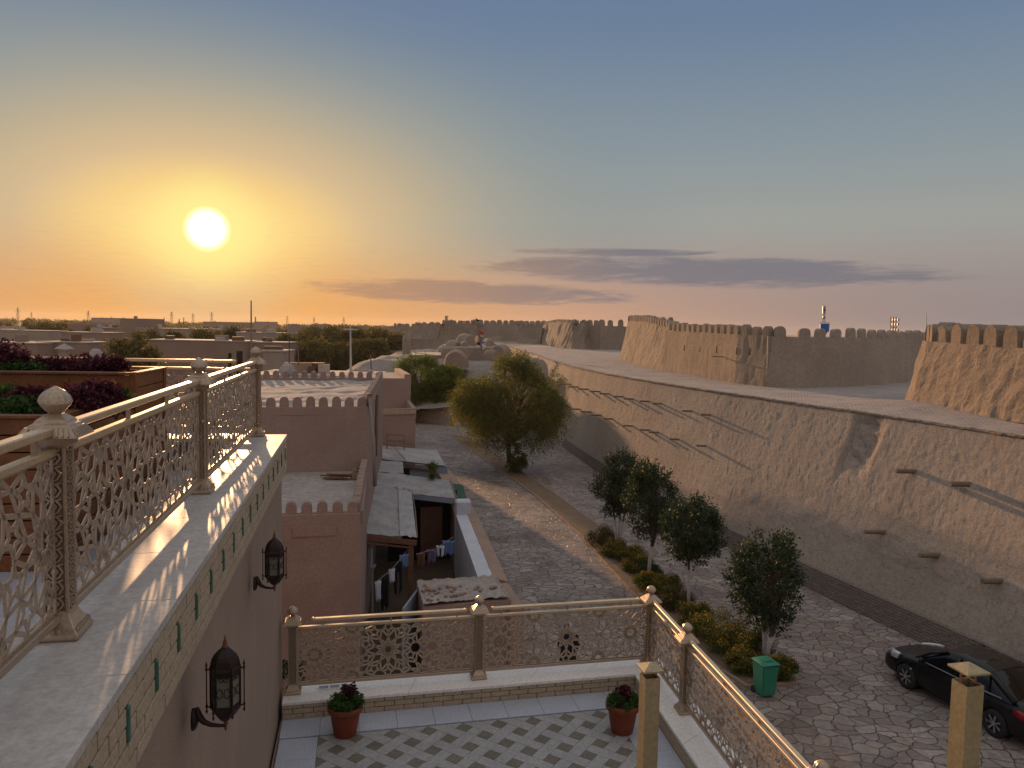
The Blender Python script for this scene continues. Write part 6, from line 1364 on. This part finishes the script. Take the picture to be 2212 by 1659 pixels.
for s in (-1, 1): tr_.tube([(.98, s*.842, .925), (.2, s*.858, .945), (-.9, s*.856, .955), (-1.45, s*.82, .965)], .014, 6)
tr_.build('window_trim', 'steel', car)
for k, x in enumerate(WX):
    for s in (-1, 1):
        tp = [(.20, -.105), (.285, -.105), (.31, -.085), (.318, -.04), (.318, .04), (.31, .085), (.285, .105), (.20, .105)]
        w_ = MB(); w_.lathe(tp, 32, cap=False); w_.v = [(v[0]+x, v[2]+s*.765, v[1]+.318) for v in w_.v]; tyre = w_.build('tyre', 'tyre', car, smooth=True)
        r_ = MB(); r_.lathe([(.205, -.06), (.215, -.02), (.215, .02)], 32, cap=False)
        r_.v = [(v[0]+x, s*(v[2])+s*.83, v[1]+.318) for v in r_.v]
        for q in range(7):
            for dq in (-.09, .09): a = q*2*math.pi/7; r_.bar((x+.035*math.cos(a), s*.845, .318+.035*math.sin(a)), (x+.207*math.cos(a+dq), s*.852, .318+.207*math.sin(a+dq)), .02, .024, up=(0, 1, 0))
        r_.tube([(x, s*.82, .318), (x, s*.865, .318)], .045, 14)
        r_.build('rim', 'rim', tyre)
        d_ = MB(); d_.tube([(x, s*.80, .318), (x, s*.812, .318)], .2, 20); d_.build('brake_disc', 'tyre', tyre)
for s in (-1, 1):
    MB().grid([[(2.10, s*.50, .60), (2.02, s*.62, .61), (1.85, s*.765, .635), (1.62, s*.80, .665)], [(2.10, s*.50, .675), (2.00, s*.62, .70), (1.80, s*.755, .74), (1.60, s*.785, .765)], [(2.03, s*.48, .725), (1.94, s*.60, .75), (1.74, s*.72, .785), (1.55, s*.76, .80)]]).build('headlight', 'lamp', car, smooth=True).modifiers.new('s', 'SOLIDIFY').thickness = -.06
    MB().grid([[(-2.25, s*.50, .66), (-2.17, s*.70, .68), (-1.98, s*.825, .70), (-1.80, s*.85, .74)], [(-2.24, s*.50, .84), (-2.13, s*.70, .87), (-1.94, s*.80, .89), (-1.78, s*.83, .88)]]).build('tail_light', 'taillamp', car, smooth=True).modifiers.new('s', 'SOLIDIFY').thickness = -.05
    mr = MB(); mr.lathe([(.01, -.07), (.06, -.06), (.075, 0), (.06, .055), (.01, .065)], 14, (.72, s*.98, 1.0), sx=.7, sy=1.5); mr.bar((.72, s*.84, .96), (.72, s*.95, .98), .05, .03); mr.build('wing_mirror', 'carpaint', car, smooth=True)
    MB().box((1.13, s*.872, .60), (.07, .012, .03)).build('side_indicator', 'lamp', car)
    for x in (-.02, -1.0): MB().box((x, s*.878, .80), (.17, .02, .024)).build('door_handle', 'carpaint', car, bevel=.005)
    sm_ = MB()
    for x0, x1 in ((.88, .86), (-.18, -.18), (-1.06, -1.18)): sm_.bar((x0, s*.872, .90), (x1, s*.872, .26), .008, .012)
    sm_.build('door_gap', 'black', car)
gr = MB()
for k in range(4): gr.box((2.235, 0, .50+k*.045), (.03, .6, .014))
gr.build('grille', 'steel', car); MB().box((2.26, 0, .38), (.02, .52, .11)).build('front_plate', 'dish', car); MB().box((-2.29, 0, .62), (.02, .52, .11)).build('rear_plate', 'dish', car)
car.scale = (1, 1, 1.05); car.location = (12.10, 19.36, 0.0); car.rotation_euler = (0, 0, math.atan2(.944, -.329))
# ---------------------------------------------------------------- person on the alley
def skin_body(name, joints, edges, mat, parent, sub=2):
    me = bpy.data.meshes.new(name); me.from_pydata([j[0] for j in joints], edges, []); me.update(); o = bpy.data.objects.new(name, me); COL.objects.link(o)
    o.modifiers.new('s', 'SKIN'); sv = me.skin_vertices[0].data
    for i, j in enumerate(joints): sv[i].radius = (j[1], j[2] if len(j) > 2 else j[1]); sv[i].use_root = (i == 0)
    m_ = o.modifiers.new('u', 'SUBSURF'); m_.levels = sub; evalmesh(o); o.data.materials.clear(); o.data.materials.append(M[mat])
    for p_ in o.data.polygons: p_.use_smooth = True
    o.parent = parent; return o
pc_ = P(1226, 1474, 0)
pr = thing('person', 'person in a long black robe and pale headscarf on the alley behind the front railing', 'person', (pc_.x, pc_.y, 0), 2.6)
J = [((0, 0, .92), .13, .10), ((0, 0, 1.12), .12, .09), ((0, .01, 1.32), .15, .10), ((0, .02, 1.43), .055), ((0, .05, 1.52), .085, .09), ((0, .05, 1.60), .075, .085),
     ((.09, 0, .84), .085), ((.11, .06, .47), .055), ((.11, -.02, .10), .04), ((.12, .12, .04), .035, .03),
     ((-.09, 0, .84), .085), ((-.11, .16, .48), .055), ((-.11, .02, .10), .04), ((-.12, .15, .04), .035, .03),
     ((.19, 0, 1.36), .05), ((.25, -.02, 1.10), .04), ((.22, .12, .90), .03), ((.21, .17, .86), .028, .018),
     ((-.19, 0, 1.36), .05), ((-.25, .0, 1.10), .04), ((-.2, .14, .93), .03), ((-.19, .19, .90), .028, .018)]
E_ = [(0, 1), (1, 2), (2, 3), (3, 4), (4, 5), (0, 6), (6, 7), (7, 8), (8, 9), (0, 10), (10, 11), (11, 12), (12, 13), (2, 14), (14, 15), (15, 16), (16, 17), (2, 18), (18, 19), (19, 20), (20, 21)]
bd = skin_body('body', J, E_, 'skin', pr)
for sx_, i in ((1, 17), (-1, 21)):
    hx, hy, hz = J[i][0]
    for k in range(5):
        u = (k-2)*.014; L = (.05, .062, .068, .062, .035)[k]
        if k == 4: u = -.032*sx_
        f = skin_body('finger', [((hx+u*.8, hy, hz), .009), ((hx+u, hy+L*.5, hz-L*.45), .0085), ((hx+u, hy+L*.7, hz-L*.95), .007)], [(0, 1), (1, 2)], 'skin', pr, 1)
fc = MB(); fc.lathe([(.001, -.012), (.012, -.006), (.012, .006), (.001, .014)], 8, (0, .145, 1.55)); fc.box((0, .136, 1.51), (.045, .01, .012)); fc.build('face_features', 'terracotta', pr, smooth=True)
ey = MB()
for s in (-1, 1): ey.lathe([(.001, -.008), (.01, 0), (.001, .008)], 8, (s*.032, .132, 1.58))
ey.build('eyes', 'black', pr)
rb = MB(); rows = []
for z, rx, ry, dy in ((.07, .30, .27, .02), (.3, .27, .24, .03), (.6, .235, .2, .02), (.9, .21, .17, 0), (1.1, .185, .15, 0), (1.3, .205, .15, 0), (1.41, .15, .11, .01), (1.47, .075, .07, .02)):
    rows.append([(rx*math.cos(a)*(1+.05*math.sin(a*9)*(1.4-z)), dy+ry*math.sin(a)*(1+.05*math.sin(a*9)*(1.4-z)), z) for a in np.linspace(0, 2*math.pi, 41)])
tbp = basis(pr); rows = [[tbp @ Vector(q) for q in r] for r in rows]; rb.grid(rows).build('robe', 'cloth_dark', pr, smooth=True)
for s in (-1, 1):
    MB().tube([tbp @ Vector(q) for q in ((s*.15, 0, 1.38), (s*.21, 0, 1.33), (s*.265, -.01, 1.1), (s*.225, .10, .94))], [.07, .075, .065, .06], 12).build('sleeve', 'cloth_dark', pr, smooth=True)
hd = MB(); rows = []
for z, r_ in ((1.40, .15), (1.46, .12), (1.52, .118), (1.60, .115), (1.66, .09), (1.70, .04), (1.705, .005)):
    rows.append([tbp @ Vector((r_*math.cos(a), .035+r_*1.08*math.sin(a), z)) for a in np.linspace(.5*math.pi+.75, 2.5*math.pi-.75, 25)])
hd.grid(rows).build('headscarf', 'dish', pr, smooth=True)
# ---------------------------------------------------------------- skyline: pylons, masts, water tower
def pylon(X, Yb, Yt, yd, label):
    a, b = A(X, Yb, yd), A(X, Yt, yd); h = b.z-a.z; t = thing('pylon', label, 'pylon', a, 0, 'power pylons on the horizon'); mb = MB(); w_ = h*.11; th = h*.016
    for sx_ in (-1, 1):
        for sy_ in (-1, 1): mb.bar(a+Vector((sx_*w_, sy_*w_, 0)), a+Vector((sx_*w_*.12, sy_*w_*.12, h)), th, th)
    for k in range(5):
        f0, f1 = k/5, (k+1)/5; u0, u1 = w_*(1-.88*f0), w_*(1-.88*f1)
        for s in (-1, 1): mb.bar(a+Vector((-u0*s, -w_*.5*(1-f0), h*f0)), a+Vector((u1*s, -w_*.5*(1-f1), h*f1)), th*.7, th*.7)
    mb.build('lattice', 'pole', t); ar = MB()
    for f, L in ((.62, .26), (.76, .21), (.9, .15)): ar.bar(a+Vector((-L*h, 0, f*h)), a+Vector((L*h, 0, f*h)), th, th*1.2)
    ar.build('crossarms', 'pole', t)
for i, (X, Yb, Yt, yd) in enumerate(((39, 688, 664.5, 900), (68, 688, 674, 1100), (191, 692, 671, 1000), (371, 696, 673, 800), (417, 697, 677, 1100), (457.5, 697, 674, 900), (620.5, 702, 682, 1100), (678.5, 703, 685, 1100), (742.5, 704, 685, 900), (905, 706, 694, 1200), (942, 706, 693, 1200), (863, 706, 698, 1400))):
    order = ['leftmost', 'second', 'third', 'fourth', 'fifth', 'sixth', 'seventh', 'eighth', 'ninth', 'eleventh', 'twelfth', 'tenth'][i]
    pylon(X, Yb, Yt, yd, f'{order} power pylon from the left on the orange horizon')
pole(397, 697, 397, 685, 700, .5, 'thin mast left of the fifth pylon'); pole(552, 697, 552, 684, 700, .7, 'short thick mast right of the tall pole'); pole(355, 695, 355, 685, 700, .4, 'thin mast just left of the fourth pylon'); pole(387, 697, 387, 688, 700, .5, 'short stub mast between the fourth and fifth pylon')
def telecom(X, Yb, Yt, yd, label, n=3, r=.09, sep=.9):
    a, b = A(X, Yb, yd), A(X, Yt, yd); t = thing('telecom_mast', label, 'antenna mast', a, 0, 'telecom masts'); h = b.z-a.z
    for k in range(n):
        o = Vector(((k-(n-1)/2)*sep, 0, 0)); MB().tube([a+o, b+o*1.0], r, 6).build('leg', 'pole', t)
        for f in (.9, .72, .5): MB().box(a+o+Vector((.15, 0, h*f)), (r*3.4, r*3, h*.09)).build('antenna', 'steel', t)
    for f in (.3, .6, .85): MB().bar(a+Vector((-sep*(n-1)/2, 0, h*f)), a+Vector((sep*(n-1)/2, 0, h*f)), r, r).build('crosspiece', 'pole', t)
telecom(964, 706, 682, 420, 'far twin leg telecom mast left of the mud domes', 2, .3, .8)
telecom(1930, 740, 685, 125, 'triple leg telecom mast rising behind the shaded wall', 3, .08, .42)
pole(991, 706, 991, 692, 400, .25, 'short thin mast just left of the mud domes')
pole(2001, 738, 2001, 675.5, 110, .07, 'thin lone mast left of the nearest bastion', 'steel')
wt = thing('water_tower', 'blue conical water tower with an antenna mast behind the shaded wall', 'water tower', A(1780, 745, 150)); a = A(1780, 728, 150); k = 150/F_PX
MB().lathe([(1.5*k, -18*k), (1.5*k, 0), (6.5*k, 9*k), (9.6*k, 10*k), (9.8*k, 26*k), (9.2*k, 26.5*k)], 24, Vector((a.x, 150, A(1780, 726, 150).z))).build('tank', 'paintblue', wt, smooth=False)
MB().lathe([(9.4*k, 0), (9.4*k, 2.6*k)], 12, Vector((a.x, 150, A(1780, 699.5, 150).z)), cap=False).build('handrail', 'steel', wt).modifiers.new('w', 'WIREFRAME').thickness = .08
a, b = A(1780, 700, 150), A(1780, 657, 150); mb = MB()
for s in (-1, 1): mb.tube([a+Vector((s*.22, 0, 0)), b+Vector((s*.1, 0, -.5))], .05, 5)
mb.tube([a, b], .04, 5); mb.build('mast', 'pole', wt)
for f, w_, h_ in ((.78, .55, .9), (.62, .55, .8), (.36, .5, .35), (.28, .3, .2)): MB().box(a.lerp(b, f), (w_, .3, h_)).build('antenna', 'steel', wt)
# arrow slits of the sunlit curtain wall and the odd stick
cwl = [o for o in COL.objects if o.get('label', '').startswith('smooth sunlit')][0]; wob = [o for o in cwl.children if o.name.startswith('wall')][0]
me = wob.data; bw_ = BVHTree.FromPolygons([cwl.location+v.co for v in me.vertices], [tuple(p.vertices) for p in me.polygons])
for X, Y in ((1478, 752), (1512, 754), (1548, 756), (1591, 758.5), (1619, 760)):
    h = bw_.ray_cast(Vector((0, 0, CAM_H)), ray(X, Y).normalized(), 200)
    if h[0]:
        q = h[0]; n = h[1]; n = -n if n.y > 0 else n; s = Vector((n.y, -n.x, 0)).normalized(); p = q+n*.015; p2 = q-n*.2
        tri = [(-.09, -.2), (.09, -.2), (0, .22)]; mb = MB(); mb.prism([p+s*u+Vector((0, 0, v)) for u, v in tri], [p2+s*u+Vector((0, 0, v)) for u, v in tri]); mb.build('arrow_slit', 'black', cwl)
h = bw_.ray_cast(Vector((0, 0, CAM_H)), ray(1562, 771).normalized(), 200)
if h[0]: MB().tube([h[0], h[0]+Vector((-.75, -.2, .03))], .035, 6).build('timber', 'beam', cwl)
# tell like-labelled far things apart by which stands farther left
seen = {}
for o in [o for o in COL.objects if o.get('group') in ('far rows of small houses toward the horizon', 'small hazy trees among the far houses')]: seen.setdefault(o['label'], []).append(o)
for lab, os_ in seen.items():
    if len(os_) > 1:
        os_.sort(key=lambda o: o.location.x/o.location.y)
        for k, o in enumerate(os_): o['label'] = lab+(', left one' if k == 0 else ', right one' if k == len(os_)-1 else ', middle one')
# ---------------------------------------------------------------- evening haze
hz_ = MB(); hz_.box((0, 1450, 14.5), (6100, 3200, 31.)); ho = hz_.build('haze', None); tag(ho, kind='stuff')
hm_ = bpy.data.materials.new('haze'); hm_.use_nodes = True; ht = NT(hm_.node_tree); ht.n.remove(ht.n['Principled BSDF'])
pv = ht.add('ShaderNodeVolumePrincipled'); pv.inputs['Color'].default_value = (1, .93, .86, 1); pv.inputs['Density'].default_value = .00007; pv.inputs['Anisotropy'].default_value = .4
ht.l.new(pv.outputs[0], ht.n['Material Output'].inputs['Volume']); ho.data.materials.append(hm_)
